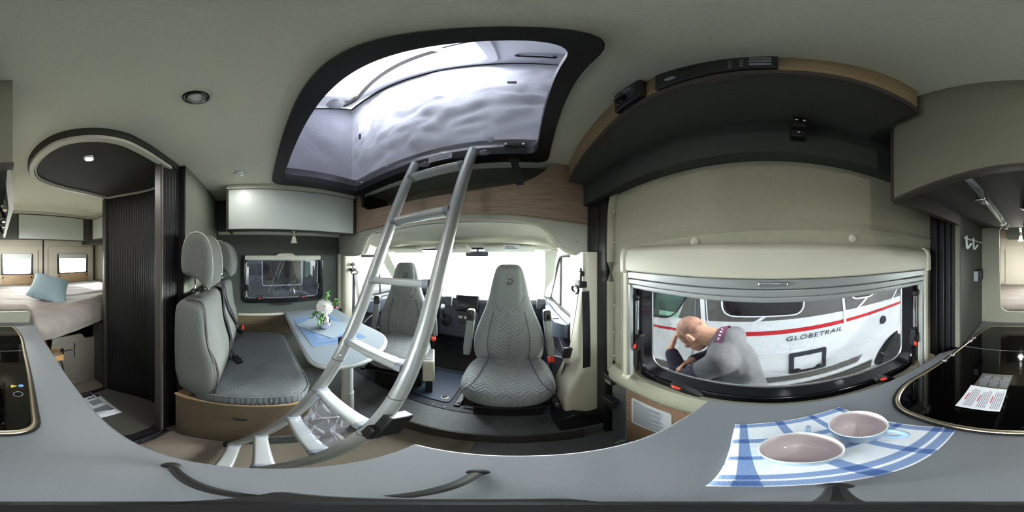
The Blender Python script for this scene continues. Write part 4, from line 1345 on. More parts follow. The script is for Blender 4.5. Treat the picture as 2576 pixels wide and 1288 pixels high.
# ================================================================== LEFT OVERHEAD CABINET
lc = thing('overhead_cabinet', 'white-fronted overhead cabinet above the dinette window', 'cabinet', (-1.30, 0.28, 0.36))
bm = B()
box(bm, (-1.468, -0.205, 0.222), (-1.135, -0.188, 0.529)); box(bm, (-1.468, 0.762, 0.222), (-1.135, 0.778, 0.529)); box(bm, (-1.468, -0.188, 0.224), (-1.135, 0.762, 0.236)); box(bm, (-1.468, -0.188, 0.515), (-1.135, 0.762, 0.529))
O('carcass', bm, M_char, parent=lc)
bm = B(); box(bm, (-1.142, -0.192, 0.189), (-1.122, 0.764, 0.488)); dd = O('door', bm, M_white, parent=lc, bevel=0.002)
bm = B(); box(bm, (-1.138, -0.205, 0.494), (-1.118, 0.778, 0.529)); O('top_rail', bm, M_rail, parent=lc, bevel=0.002)
bm = B(); box(bm, (-1.146, -0.206, 0.182), (-1.119, -0.194, 0.53)); box(bm, (-1.36, -0.206, 0.182), (-1.146, -0.194, 0.236)); O('end_edge', bm, M_edge, parent=lc)
bm = B(); box(bm, (-1.146, 0.768, 0.182), (-1.119, 0.780, 0.53)); O('end_edge', bm, M_edge, parent=lc)
bm = B(); box(bm, (-1.18, -0.19, 0.178), (-1.15, 0.765, 0.192)); O('light_strip', bm, M_edge, parent=lc)
sl = thing('spot_lamp', 'small hanging spot lamp with a frosted bell shade under the cabinet', 'lamp', (-1.125, 0.27, 0.18))
bm = B(); lathe(bm, [(0.024, 0.0), (0.022, 0.008), (0.008, 0.012)], (-1.135, 0.268, 0.166), 18); O('mount', bm, M_chrome, parent=sl)
bm = B(); tube(bm, [(-1.135, 0.268, 0.170), (-1.13, 0.268, 0.135)], 0.005, 8, up=(0, 1, 0)); O('neck', bm, M_chrome, parent=sl)
bm = B(); lathe(bm, [(0.010, 0.046), (0.013, 0.040), (0.018, 0.015), (0.023, 0.0), (0.020, 0.002), (0.010, 0.035)], (-1.13, 0.268, 0.093), 22, None, False); O('shade', bm, mat('frosted_shade', (212, 216, 208), 0.5, transl=0.3), parent=sl)

# ================================================================== CEILING LIGHTS
def ceil_light(x, y, r, z, label, lit=0.0, dark=True, watt=0.35):
    t = thing('ceiling_light', label, 'ceiling light', (x, y, z))
    bm = B(); lathe(bm, [(r, 0.0), (r * 0.97, -0.006), (r * 0.80, -0.009), (r * 0.74, -0.004), (r * 0.74, 0.0)], (x, y, z), 36, None, False); O('outer_ring', bm, M_blackg if dark else M_alu, parent=t, ang=60)
    bm = B(); lathe(bm, [(r * 0.78, -0.0095), (r * 0.66, -0.010), (r * 0.60, -0.003)], (x, y, z), 36, None, False); O('inner_ring', bm, M_chrome, parent=t, ang=60)
    bm = B(); lathe(bm, [(r * 0.64, -0.003), (r * 0.40, -0.006), (0.0005, -0.007)], (x, y, z), 30)
    m = mat('light_lens', (228, 230, 222), 0.4) if not lit else mat('lit_lens', (255, 246, 238), 0.4, emit=((255, 244, 240), lit))
    O('lens', bm, m, parent=t)
    ld_ = bpy.data.lights.new('lamp_light', 'AREA'); ld_.shape = 'DISK'; ld_.size = r * 1.2; ld_.energy = watt; ld_.color = (1.0, 0.98, 0.94)  # light added under every fixture to brighten the cabin; only the shower's is lit
    lo = bpy.data.objects.new('lamp_light', ld_); lo.location = (x, y, z - 0.014); link(lo); lo.parent = t; lo.matrix_parent_inverse = WM[t].inverted()
ceil_light(-0.336, -0.130, 0.031, CE, 'round recessed ceiling light in a black ring, near the middle of the ceiling', watt=0.35)
ceil_light(-0.943, -0.095, 0.030, CE, 'small pale recessed ceiling light by the overhead cabinet', 0.0, False)
ceil_light(-0.372, -0.610, 0.027, 0.492, 'lit round light in the black shower ceiling', 2.2, False, 1.0)

# ================================================================== ROOF HATCH, TENT, ROOF
ht = thing('roof_hatch_frame', 'glossy black frame of the opening up to the pop-up roof', 'hatch frame', (-0.48, 0.44, CE))
bm = B(); holeplate(bm, hatch_out, [hatch_in], FXY, 0.512, 0.560); O('frame', bm, M_black, parent=ht, bevel=0.012, ang=50, seg=3)
bm = B()
n = len(hatch_in)
big = rpoly([(-1.07, 0.125), (0.072, 0.110), (0.150, 0.755), (-1.075, 0.77)], [0.07, 0.06, 0.06, 0.05], 8)
loft(bm, [[(a, b, 0.556) for a, b in hatch_in], [(a, b, 0.60) for a, b in rpoly([(-1.03, 0.14), (0.066, 0.12), (0.120, 0.725), (-1.035, 0.735)], [0.07, 0.06, 0.06, 0.05], 8)], [(a, b, 0.655) for a, b in big]], caps=False)
O('inner_lining', bm, M_blackg, parent=ht)
bm = B()
strap(bm, [(-0.99, 0.738, 0.592), (-0.5, 0.735, 0.592), (0.10, 0.728, 0.592)], 0.012, 0.004, up=(0, 1, 0)); O('trim_bead', bm, M_alu, parent=ht)
st = thing('warning_label', 'white warning sticker with a red prohibition circle on the hatch frame', 'sticker', (-0.34, 0.71, 0.565))
Ml = basis((-0.335, 0.7075, 0.538), (1, -0.008, 0), (0, 0.05, 1))
bm = B(); prism(bm, [(-0.062, -0.017), (0.062, -0.017), (0.062, 0.017), (-0.062, 0.017)], lambda a, b, t: tuple(Ml @ Vector((a, b, t))), 0.0, 0.001); O('paper', bm, M_paper, parent=st)
bm = B()
tube(bm, [Ml @ Vector((-0.047 + 0.010 * cos(a * pi / 10), 0.010 * sin(a * pi / 10), 0.0015)) for a in range(20)], 0.0012, 6, closed=True); tube(bm, [Ml @ Vector((-0.054, 0.007, 0.0015)), Ml @ Vector((-0.040, -0.007, 0.0015))], 0.0011, 6); O('prohibition_sign', bm, M_inkr, parent=st)
bm = B()
for k in range(5):
    prism(bm, [(-0.030, 0.010 - k * 0.005), (0.055 - 0.01 * (k % 2), 0.010 - k * 0.005), (0.055 - 0.01 * (k % 2), 0.0125 - k * 0.005), (-0.030, 0.0125 - k * 0.005)], lambda a, b, t: tuple(Ml @ Vector((a, b, t))), 0.001, 0.0015)
O('print', bm, M_inkg, parent=st)
def hstrap(label, x, y, z, pts):
    t = thing('hatch_strap', label, 'strap', (x, y, z))
    bm = B(); box(bm, (x - 0.045, y - 0.012, z - 0.012), (x + 0.045, y + 0.004, z + 0.012)); O('bracket', bm, M_black, parent=t, bevel=0.004)
    for s in (-1, 1):
        bm = B(); sphere(bm, (x + s * 0.038, y - 0.014, z), 0.009, 10); O('bolt', bm, M_chrome, parent=t)
    bm = B(); strap(bm, smooth_path(pts, 5), 0.035, 0.003, up=(0, -1, 0.1)); O('webbing', bm, M_belt, parent=t)
    bm = B(); q = pts[1]; box(bm, (q[0] - 0.026, q[1] - 0.012, q[2] - 0.016), (q[0] + 0.026, q[1] + 0.004, q[2] + 0.016)); O('buckle', bm, M_black, parent=t, bevel=0.004)
hstrap('black buckled strap hanging from the hatch frame on the sliding door side', 0.012, 0.716, 0.575, [(0.01, 0.700, 0.562), (0.008, 0.745, 0.505), (0.03, 0.775, 0.42), (0.04, 0.79, 0.37)])
hstrap('black buckled strap hanging at the far corner of the hatch above the cabinet', -0.99, 0.735, 0.575, [(-0.99, 0.722, 0.555), (-1.0, 0.770, 0.500), (-1.02, 0.785, 0.43), (-1.03, 0.79, 0.40)])

# canvas walls of the pop-up roof
tent = thing('pop_up_tent', 'grey canvas wall of the raised pop-up roof seen through the hatch', 'canvas', (-0.5, 0.75, 0.66))
rt = random.Random(5)
def roofz(y): return 1.80 + 0.50 * (y - 0.78) if y < 0.78 else 1.80
def frontwall(u, v):
    x = -1.20 + 1.62 * u
    top = 1.79 - 0.035 * max(0, u - 0.5)
    z = 0.60 + (top - 0.60) * v
    y = 0.80 - 0.09 * u * v
    q = sin(pi * min(1, max(0, v))) ** 0.6
    nn = mnoise.noise(Vector((x * 2.2 + z * 1.5, z * 3.5 - x * 1.5, 0.3)))
    n2 = mnoise.noise(Vector((x * 5 + z * 6, z * 7 - x * 7, 2.3)))
    n3 = abs(mnoise.noise(Vector((x * 3 + z * 4.5, z * 4 - x * 5, 7.7))))
    y += q * min(1, u / 0.07) * (0.050 * nn + 0.024 * n2 - 0.060 * n3 + 0.016 * abs(mnoise.noise(Vector((x * 7 - z * 5, z * 6 + x * 6, 3.3)))))
    y += 0.02 * max(0, 1 - v / 0.12) * sin(x * 45) * 0.3
    return (x, y, z)
bm = B(); grid(bm, frontwall, 90, 60); fw = O('front_canvas', bm, M_tent, parent=tent, ang=180)
def sidewall(xb, xt, sg):
    def f(u, v):
        y = 0.80 - 2.2 * u
        top = roofz(y) - 0.012
        z = 0.60 + (max(top, 0.66) - 0.60) * v
        n1 = mnoise.noise(Vector((y * 3 + z * 2, z * 4 - y, 4.1)))
        x = xb + (xt - xb) * v + sin(pi * v) * sin(pi / 2 * min(1, u * 6)) * (0.03 * n1 + 0.02 * abs(sin(z * 8 + y * 9)))
        return (x, y, z)
    bm = B(); grid(bm, f, 60, 40); return O('side_canvas', bm, M_tent, parent=tent, ang=180)
sidewall(-1.20, -1.20, 1)
sidewall(0.42, 0.42, -1)
bm = B()
strap(bm, [(-1.19, 0.792, 0.668), (-0.4, 0.788, 0.668), (0.41, 0.780, 0.668)], 0.022, 0.01, up=(0, 1, 0)); strap(bm, [(-1.185, 0.79, 0.668), (-1.185, -1.3, 0.668)], 0.022, 0.01, up=(1, 0, 0)); O('bottom_hem', bm, mat('hem_dark', (92, 84, 88), 0.6), parent=tent)
for x, y, z in ((-0.10, 0.755, 0.645), (-0.74, 0.765, 0.635), (-1.16, 0.50, 0.65), (-1.0, 0.772, 0.63)):
    bm = B(); box(bm, (x - 0.014, y - 0.004, z - 0.03), (x + 0.014, y + 0.002, z + 0.035), RX(-0.2)); O('hem_tab', bm, M_tent, parent=tent)
bm = B(); box(bm, (-0.02, 0.690, 1.24), (0.02, 0.698, 1.27)); O('loop', bm, M_black, parent=tent)
bm = B(); box(bm, (-1.02, 0.745, 1.10), (-1.005, 0.755, 1.17)); O('loop', bm, M_black, parent=tent)
bm = B(); tube(bm, [(-1.185 + 1.59 * i / 20, 0.79 - 0.085 * i / 20, 1.785 - 0.03 * max(0, i / 20 - .5)) for i in range(21)], 0.010, 8); tube(bm, [(-1.185, 0.79 - 0.1 * i, roofz(0.79 - 0.1 * i) - 0.02) for i in range(20)], 0.010, 8); O('top_seam', bm, M_black, parent=tent)

rs = thing('pop_up_roof', 'white roof shell of the pop-up roof with a large skylight opening', 'roof shell', (-0.4, 0.2, 1.7))
bm = B()
FR = lambda a, b, t: (a, b, roofz(b) + t)
sky = rrect(-0.98, 0.22, -0.10, 0.66, 0.06)
holeplate(bm, [(-1.32, -1.55), (0.54, -1.55), (0.54, 0.90), (-1.32, 0.90)], [sky], lambda a, b, t: (a, b, 1.80 + 0.5 * (min(b, 0.9) - 0.78) + t), 0.0, 0.03); O('shell', bm, M_roofw, parent=rs, ang=0)
bm = B(); holeplate(bm, rrect(-1.03, 0.17, -0.05, 0.71, 0.08), [sky], lambda a, b, t: (a, b, 1.80 + 0.5 * (b - 0.78) + t), -0.018, 0.0); O('skylight_frame', bm, M_roofw, parent=rs, bevel=0.006)
bm = B(); holeplate(bm, rrect(-1.0, 0.20, -0.08, 0.68, 0.06), [], lambda a, b, t: (a, b, 1.80 + 0.5 * (b - 0.78) + t), 0.032, 0.032); O('skylight_pane', bm, M_top, parent=rs)
bm = B(); strap(bm, smooth_path([(-1.12, 0.66, 1.69), (-1.0, 0.695, 1.72), (-0.75, 0.62, 1.68), (-0.45, 0.53, 1.64), (-0.24, 0.47, 1.62)], 6), 0.034, 0.006, up=(0, 0.5, -1)); O('roof_strut', bm, M_edge, parent=rs)
bm = B(); tube(bm, smooth_path([(-0.20, 0.44, 1.60), (0.0, 0.36, 1.56), (0.2, 0.32, 1.545)], 4), 0.006, 8); O('lift_cable', bm, M_black, parent=rs)
bm = B(); tube(bm, smooth_path([(0.02, 0.60, 1.70), (0.03, 0.60, 1.675), (0.15, 0.60, 1.675), (0.16, 0.60, 1.70)], 4), 0.010, 10); O('grab_handle', bm, M_black, parent=rs)
bm = B(); box(bm, (0.10, 0.32, 1.545), (0.28, 0.42, 1.575), RX(0.45)); rl = O('roof_lamp', bm, M_white, parent=rs, bevel=0.006)
bm = B(); box(bm, (0.17, 0.335, 1.538), (0.23, 0.365, 1.55), RX(0.45)); O('lamp_switch', bm, M_black, parent=rl)
bm = B(); lathe(bm, [(0.075, 0.0), (0.07, -0.02), (0.03, -0.035)], (-1.10, 0.58, 1.69), 20); O('vent_dome', bm, M_aluw, parent=rs)

# ================================================================== LADDER
ld = thing('access_ladder', 'aluminium ladder leaning from the hatch frame down to the carpet', 'ladder', (-0.45, 0.3, FL))
tdir = Vector((-0.0796, -0.3660, -0.9272))
TL, TR = Vector((-0.440, 0.652, 0.492)), Vector((-0.160, 0.652, 0.504))
def on(P, z): return P + tdir * ((z - P.z) / tdir.z)
osec = circ(0.0215, 18, 0.0255)
rails = {}
for key, P in (('L', TL), ('R', TR)):
    bm = B(); sweep(bm, [P, on(P, FL + 0.012)], osec, up=(0, 1, 0.2)); r = O('side_rail', bm, M_aluw, parent=ld, ang=60); rails[key] = r
    bm = B(); sphere(bm, P, (0.022, 0.026, 0.012), 16); O('top_cap', bm, M_edge, parent=r)
    bm = B(); lathe(bm, [(0.026, 0.0), (0.026, 0.04), (0.023, 0.045)], on(P, FL + 0.001), 18); O('rubber_foot', bm, M_rubber, parent=r)
    bm = B(); sphere(bm, P + Vector((0.040, 0.028, 0.004)), (0.026, 0.016, 0.014), 16); tube(bm, [P + Vector((0.0, 0.01, 0)), P + Vector((0.05, 0.045, 0.008))], 0.010, 10); hk = O('hook', bm, M_inkg, parent=r)
    bm = B(); lathe(bm, [(0.005, 0), (0.005, 0.006)], P + Vector((0.05, 0.012, 0.004)), 10, RX(pi / 2)); O('hook_pin', bm, M_chrome, parent=hk)
    for z in (-0.43, -0.62):
        bm = B(); sweep(bm, [on(P, z), on(P, z - 0.003)], circ(0.0219, 18, 0.0259), up=(0, 1, 0.2)); O('joint_ring', bm, M_edge, parent=r)
for zz in (0.385, 0.145, -0.095, -0.340, -0.605, -0.845, -1.12, -1.36):
    a, b = on(TL, zz), on(TR, zz + 0.012)
    d = (b - a).normalized()
    bm = B()
    sweep(bm, [a + d * 0.014, b - d * 0.014], rpoly([(-0.025, -0.012), (0.025, -0.012), (0.025, 0.012), (-0.025, 0.012)], 0.011, 4), up=(0, 0.2, 1))
    rg = O('rung', bm, M_aluw, parent=ld, ang=60)
    for p, s in ((a, 1), (b, -1)):
        bm = B(); sweep(bm, [p + d * s * 0.014, p + d * s * 0.034], rpoly([(-0.027, -0.014), (0.027, -0.014), (0.027, 0.014), (-0.027, 0.014)], 0.012, 4), up=(0, 0.2, 1)); O('rung_collar', bm, M_inkg, parent=rg)
bm = B()
p = on(TR, -0.56)
R = tdir.to_track_quat('Z', 'Y').to_matrix()
for lo, hi in (((-0.012, -0.02, -0.06), (0.02, 0.045, 0.05)), ((-0.012, 0.035, 0.0), (0.016, 0.06, 0.045)), ((-0.012, 0.02, 0.05), (0.018, 0.05, 0.065))):
    b2 = B(); box(b2, lo, hi); me = bpy.data.meshes.new('t'); b2.to_mesh(me); b2.free()
    me.transform(Matrix.Translation(p + Vector((0.028, 0.02, 0))) @ R.to_4x4()); bm.from_mesh(me); bpy.data.meshes.remove(me)
O('ladder_clip', bm, M_black, parent=rails['R'], bevel=0.004)
bm = B(); sphere(bm, on(TL, -0.40) + Vector((0.018, -0.018, 0)), 0.006, 10); O('rivet', bm, M_chrome, parent=rails['L'])
bm = B(); box(bm, tuple(on(TL, -0.37) + Vector((-0.035, -0.01, -0.04))), tuple(on(TL, -0.37) + Vector((-0.018, 0.02, 0.03)))); O('ladder_clip', bm, M_black, parent=rails['L'], bevel=0.003)

# plastic bag hanging on the fifth rung
pbg = thing('plastic_bag', 'crumpled clear plastic bag hanging on a lower ladder rung', 'plastic bag', tuple(on((TL + TR) / 2, -0.70)))
a, b = on(TL, -0.60), on(TR, -0.60)
def film(off):
    def f(u, v):
        p = a.lerp(b, 0.14 + 0.72 * u) + Vector((0, -0.028 + 0.0, 0.016))
        p = p + Vector((0, -0.05 * v + off * sin(pi * v) * sin(pi * u), -0.26 * v))
        n1 = mnoise.noise(Vector((u * 6, v * 6, off * 40)))
        n2 = mnoise.noise(Vector((u * 15, v * 14, off * 90)))
        return tuple(p + Vector((0.02 * n1 * v, 0.022 * n1 + 0.004 * n2, 0.004 * n2)))
    return f
bm = B(); grid(bm, film(0.03), 30, 30); grid(bm, film(-0.02), 30, 30); O('film', bm, M_film, parent=pbg, ang=20)
bm = B(); tube(bm, smooth_path([tuple(a.lerp(b, 0.2) + Vector((0, -0.05, -0.20))), tuple(a.lerp(b, 0.45) + Vector((0, -0.055, -0.08))), tuple(a.lerp(b, 0.7) + Vector((0, -0.03, 0.016)))], 5), 0.0022, 6); O('seal_edge', bm, M_paper, parent=pbg)

# ================================================================== SHOWER CUBICLE
tm = thing('tambour_door', 'black ribbed roll-up shower door standing open beside the bench', 'shower door', (-0.80, -0.75, -1.40))
bm = B(); ribbed(bm, [(p.x, p.y) for p in smooth_path([(-0.80, -1.045, 0), (-0.835, -0.95, 0), (-0.885, -0.80, 0), (-0.895, -0.66, 0), (-0.84, -0.53, 0), (-0.70, -0.445, 0)], 5)], -1.385, 0.475, 0.003, 0.0085); o = O('ribbed_panel', bm, M_tamb, parent=tm, ang=0); solid(o, 0.004)
bm = B(); box(bm, (-0.806, -1.064, -1.39), (-0.778, -1.036, 0.49)); O('rear_post', bm, M_edge, parent=tm, bevel=0.006)
bm = B(); sweep(bm, [(p.x, p.y, 0.484) for p in smooth_path([(-0.80, -1.045, 0), (-0.835, -0.95, 0), (-0.885, -0.80, 0), (-0.90, -0.66, 0), (-0.86, -0.56, 0)], 5)], [(-0.009, -0.007), (0.009, -0.007), (0.009, 0.0072), (-0.009, 0.0072)]); O('top_track', bm, M_rail, parent=tm)
bm = B(); box(bm, (-0.86, -0.985, 0.44), (-0.835, -0.955, 0.50)); O('track_stop', bm, M_black, parent=tm, bevel=0.004)
bm = B(); box(bm, (-0.655, -0.452, -1.40), (-0.632, -0.418, 0.50)); O('front_post', bm, M_rail, parent=tm, bevel=0.005)
bm = B(); box(bm, (-0.640, -0.448, -1.40), (-0.624, -0.412, 0.50)); O('post_seal', bm, M_edge, parent=tm, bevel=0.003)
bm = B(); ribbed(bm, [(-0.655, -0.425), (-0.760, -0.388)], -1.40, 0.50, 0.002, 0.010); o = O('side_panel', bm, M_tamb, parent=tm, ang=0); solid(o, 0.004)

tr = thing('shower_tray', 'dark grey shower tray with a raised sill on the floor', 'shower tray', (-0.8, -0.75, -1.40))
tro = rpoly([(-0.63, -0.425), (-0.40, -0.46), (-0.30, -0.60), (-0.27, -0.80), (-0.35, -1.00), (-0.50, -1.09), (-1.44, -1.07), (-1.44, -0.40)], [0.02, 0.08, 0.1, 0.1, 0.1, 0.05, 0, 0], 6)
bm = B(); prism(bm, tro, FXY, FL + 0.0005, FL + 0.018); O('tray', bm, M_black, parent=tr, bevel=0.006)
bm = B(); prism(bm, rpoly([(-0.72, -0.475), (-0.47, -0.50), (-0.37, -0.64), (-0.36, -0.85), (-0.48, -1.04), (-1.10, -1.04), (-1.10, -0.80), (-0.95, -0.60), (-0.80, -0.50)], [0.05, 0.10, 0.1, 0.1, 0.1, 0.05, 0.1, 0.1, 0.05], 6), FXY, FL + 0.018, FL + 0.024); O('floor_plate', bm, mat('tray_grey', (84, 82, 76), 0.8, bump=0.2), parent=tr, bevel=0.003)
for d, mm, w in ((0.0, M_black, 0.012), (0.028, M_black, 0.009), (0.016, M_inkg, 0.003)):
    bm = B(); tube(bm, smooth_path([(-0.655, -0.413 + d * .6, FL + 0.02), (-0.50, -0.433 + d, FL + 0.02), (-0.38, -0.475 + d, FL + 0.02), (-0.30, -0.56 + d * .7, FL + 0.02), (-0.262 + d * .5, -0.70, FL + 0.02)], 5), w, 8); O('sill_rail', bm, mm, parent=tr)

def flyer(cx, cy, rot, z, label, front=True):
    t = thing('flyer', label, 'flyer', (cx, cy, z), rot)
    k = dict(parent=t, local=True)
    bm = B(); grid(bm, lambda u, v: ((u - .5) * 0.215, (v - .5) * 0.31, 0.001 + 0.010 * max(0, v - 0.75) ** 2 * 16 * u), 8, 10); o = O('sheet', bm, M_paper, **k); solid(o, 0.0006)
    def blk(x0, y0, x1, y1, m, nm='print'):
        bm = B(); box(bm, (x0, y0, 0.0016), (x1, y1, 0.0021)); O(nm, bm, m, **k)
    blk(-0.103, -0.150, 0.103, -0.105, M_ink, 'dark_footer')
    if front:
        blk(-0.095, 0.055, 0.095, 0.118, M_inkg, 'photo_block')
        blk(-0.095, 0.118, 0.095, 0.130, M_ink, 'title_bar')
        blk(-0.095, -0.045, -0.015, 0.020, M_inkg, 'text_block')
        blk(0.02, -0.050, 0.085, -0.015, M_inkg, 'small_box')
        for i in range(3): blk(0.02, 0.004 + i * 0.012, 0.075 - 0.012 * i, 0.009 + i * 0.012, M_ink, 'text_line')
        blk(-0.095, -0.085, -0.035, -0.072, M_ink, 'heading')
        for i in range(4): blk(-0.08, 0.062 + i * 0.013, 0.08 - 0.02 * (i % 2), 0.065 + i * 0.013, M_paper, 'text_line')
    return t
flyer(-0.555, -0.905, radians(1), FL + 0.0265, 'upper white flyer with grey picture blocks and dark footer on the shower floor')
flyer(-0.575, -0.880, radians(-7), FL + 0.0245, 'lower flyer mostly hidden, its dark footer sticking out under the other', False)

# ================================================================== BED
bd = thing('rear_bed', 'transverse rear bed with a wrinkled grey-rose sheet', 'bed', (-0.6, -1.6, FL))
def bf(x):      # front edge
    return -1.14 if x > -0.19 else (-0.975 - 0.30 * max(0, -0.22 - x) if x < -0.22 else -0.975 - (x + 0.22) / 0.03 * 0.165)
def bedtop(u, v):
    x = -1.455 + 1.755 * u
    y1 = bf(x)
    y = -2.125 + (y1 + 2.125) * min(1, v / 0.72)
    z = -0.375 + 0.010 * mnoise.noise(Vector((x * 1.2, y * 14, 1.0))) + 0.011 * abs(mnoise.noise(Vector((x * 2.0, y * 20 + x * 5, 5.0))))
    if v > 0.60:
        t = (v - 0.60) / 0.40
        a = t * pi * 0.62
        y = y1 - 0.10 + 0.115 * sin(min(a, pi / 2)) - 0.02 * max(0, a - pi / 2)
        z = -0.375 - 0.20 * (1 - cos(a)) * 0.78 + 0.004 * mnoise.noise(Vector((x * 6, y * 5, 3.0)))
        y += 0.012 * mnoise.noise(Vector((x * 7 + z * 6, z * 5, 9.0)))
    return (x, y, z)
bm = B(); grid(bm, bedtop, 110, 120); O('sheet', bm, M_sheet, parent=bd, ang=180)
bm = B(); prism(bm, [(-1.46, -2.12), (0.295, -2.12), (0.295, -1.15), (-0.23, -1.15), (-0.24, -1.08), (-0.9, -1.27), (-1.46, -1.40)], FXY, -0.58, -0.42); O('mattress', bm, M_edge, parent=bd)
bm = B(); prism(bm, [(-1.46, -2.12), (0.295, -2.12), (0.295, -1.18), (-0.24, -1.18), (-0.9, -1.32), (-1.46, -1.45)], FXY, -0.615, -0.585); O('slatted_base', bm, M_black, parent=bd)

pl = thing('cushion', 'light blue scatter cushion lying on the rear bed', 'cushion', (-0.56, -1.62, -0.37), 0)
bm = B()
def pill(s):
    def f(u, v):
        a, b = 2 * u - 1, 2 * v - 1
        h = ((1 - a ** 4) * (1 - b ** 4)) ** 0.55 * 0.055 * s
        k = 1 - 0.07 * (1 - abs(a * b))
        p = Vector((a * 0.165 * k, b * 0.165 * k, h + 0.003 * mnoise.noise(Vector((a * 3, b * 3, s)))))
        p = RZ(radians(3)) @ (RX(radians(-32)) @ (RZ(radians(-28)) @ p))
        return tuple(p + Vector((-0.425, -1.37, -0.285)))
    return f
grid(bm, pill(1), 24, 24); grid(bm, pill(-1), 24, 24)
bmesh.ops.remove_doubles(bm, verts=bm.verts, dist=0.0005)
O('cover', bm, M_pillow, parent=pl, ang=80)

ub = thing('under_bed_panel', 'pale wood grain panel with hinges closing the storage under the bed', 'panel', (-0.6, -1.26, FL))
bm = B(); prism(bm, rpoly([(-0.87, -1.40), (0.28, -1.40), (0.28, -0.92), (-0.40, -0.92), (-0.42, -0.735), (-0.69, -0.735), (-0.72, -0.80), (-0.87, -0.81)], [0, 0, 0, 0, 0.005, 0.03, 0.03, 0]), FXZ, -1.275, -1.255)
O('board', bm, mat('pale_wood_grain', (112, 108, 98), 0.7, var=0.18, vscale=8, vstretch=(1.5, 1, 18)), parent=ub)
bm = B(); box(bm, (-0.60, -1.255, -0.90), (-0.47, -1.250, -0.893)); box(bm, (-0.62, -1.255, -1.0), (-0.612, -1.250, -0.83)); tube(bm, smooth_path([(-0.46, -1.25, -0.95), (-0.50, -1.25, -1.05), (-0.515, -1.25, -1.20)], 4), 0.005, 6); O('fitting_strip', bm, M_black, parent=ub)
bm = B(); box(bm, (-0.515, -1.255, -0.95), (-0.485, -1.235, -0.86)); O('latch', bm, M_black, parent=ub, bevel=0.005)
bm = B(); box(bm, (-0.88, -1.28, -1.40), (-0.82, -1.09, -0.62)); S('wall_bed_side', bm, M_char)
bx = thing('cardboard_box', 'flat brown cardboard box with a printed strip pushed under the bed', 'box', (-0.36, -1.30, -0.92))
bm = B(); box(bm, (-0.462, -1.56, -0.918), (-0.10, -1.135, -0.855), RZ(0.05)); O('carton', bm, M_card, parent=bx, bevel=0.003)
bm = B(); box(bm, (-0.445, -1.175, -0.8545), (-0.22, -1.145, -0.854), RZ(0.05)); l = O('paper_strip', bm, M_paper, parent=bx)
bm = B()
for i in range(16): box(bm, (-0.44 + i * 0.0135, -1.168, -0.8538), (-0.432 + i * 0.0135, -1.152, -0.8534), RZ(0.05))
O('print', bm, M_ink, parent=l)

rc = thing('rear_overhead_cabinet', 'white-fronted overhead cabinet across the rear doors', 'cabinet', (-0.6, -2.0, 0.37))
bm = B(); box(bm, (-1.155, -2.12, 0.215), (0.20, -1.862, 0.50)); O('carcass', bm, M_char, parent=rc)
bm = B(); box(bm, (-1.035, -1.862, 0.202), (-0.215, -1.845, 0.486)); O('door', bm, M_white, parent=rc, bevel=0.002)
bm = B(); box(bm, (-1.155, -1.865, 0.497), (0.20, -1.840, 0.5295)); O('top_rail', bm, M_rail, parent=rc, bevel=0.002)
bm = B(); box(bm, (-0.2, -1.862, 0.205), (0.20, -1.848, 0.49)); O('side_filler', bm, M_dgrey, parent=rc)
rl_ = thing('side_overhead_cabinet', 'pale-fronted overhead cabinet along the rear left wall', 'cabinet', (-1.3, -1.5, 0.37))
bm = B(); box(bm, (-1.468, -2.12, 0.215), (-1.168, -1.12, 0.50)); O('carcass', bm, M_char, parent=rl_)
bm = B(); box(bm, (-1.168, -1.80, 0.222), (-1.152, -1.13, 0.486)); O('door', bm, M_white, parent=rl_, bevel=0.002)
bm = B(); box(bm, (-1.170, -1.84, 0.497), (-1.145, -1.12, 0.5295)); O('top_rail', bm, M_rail, parent=rl_, bevel=0.002)
bm = B(); prism(bm, [(-1.468, -2.12), (-1.165, -2.12), (-1.165, -1.86), (-1.468, -1.55)], FXY, 0.165, 0.214); O('corner_board', bm, M_char, parent=rl_)

# ================================================================== CURVED SHELF OVER THE SLIDING DOOR
fr = smooth_path([(0.300, 0.880, 0), (0.262, 0.62, 0), (0.238, 0.40, 0), (0.216, 0.22, 0), (0.206, 0.12, 0), (0.197, 0.02, 0), (0.195, -0.08, 0), (0.199, -0.20, 0), (0.203, -0.262, 0)], 6)
frp = [(p.x, p.y) for p in fr]
sh = thing('curved_shelf', 'curved overhead shelf with a light oak fascia above the sliding door', 'shelf', (0.35, 0.2, 0.45))
bm = B(); prism(bm, [(x + 0.004, y) for x, y in frp if y < 0.80] + [(0.505, -0.262), (0.505, 0.798)], FXY, 0.401, 0.420); O('bottom_board', bm, M_char, parent=sh, ang=30)
bm = B(); sweep(bm, [(x + 0.002, y, 0.408) for x, y in frp if y < 0.80], [(-0.007, -0.011), (0.007, -0.011), (0.007, 0.011), (-0.007, 0.011)]); O('edge_band', bm, M_edge, parent=sh)
bm = B(); sweep(bm, [(x + 0.006 + 0.0, y, 0.474) for x, y in frp if y < 0.80], [(-0.007, -0.055), (0.007, -0.055), (0.007, 0.0555), (-0.007, 0.0555)]); O('fascia', bm, M_wood, parent=sh)
bm = B(); box(bm, (0.225, -0.22, 0.3985), (0.26, -0.20, 0.4005)); lathe(bm, [(0.022, 0), (0.022, 0.0015)], (0.27, -0.22, 0.3985), 20); O('cover_cap', bm, M_char, parent=sh)

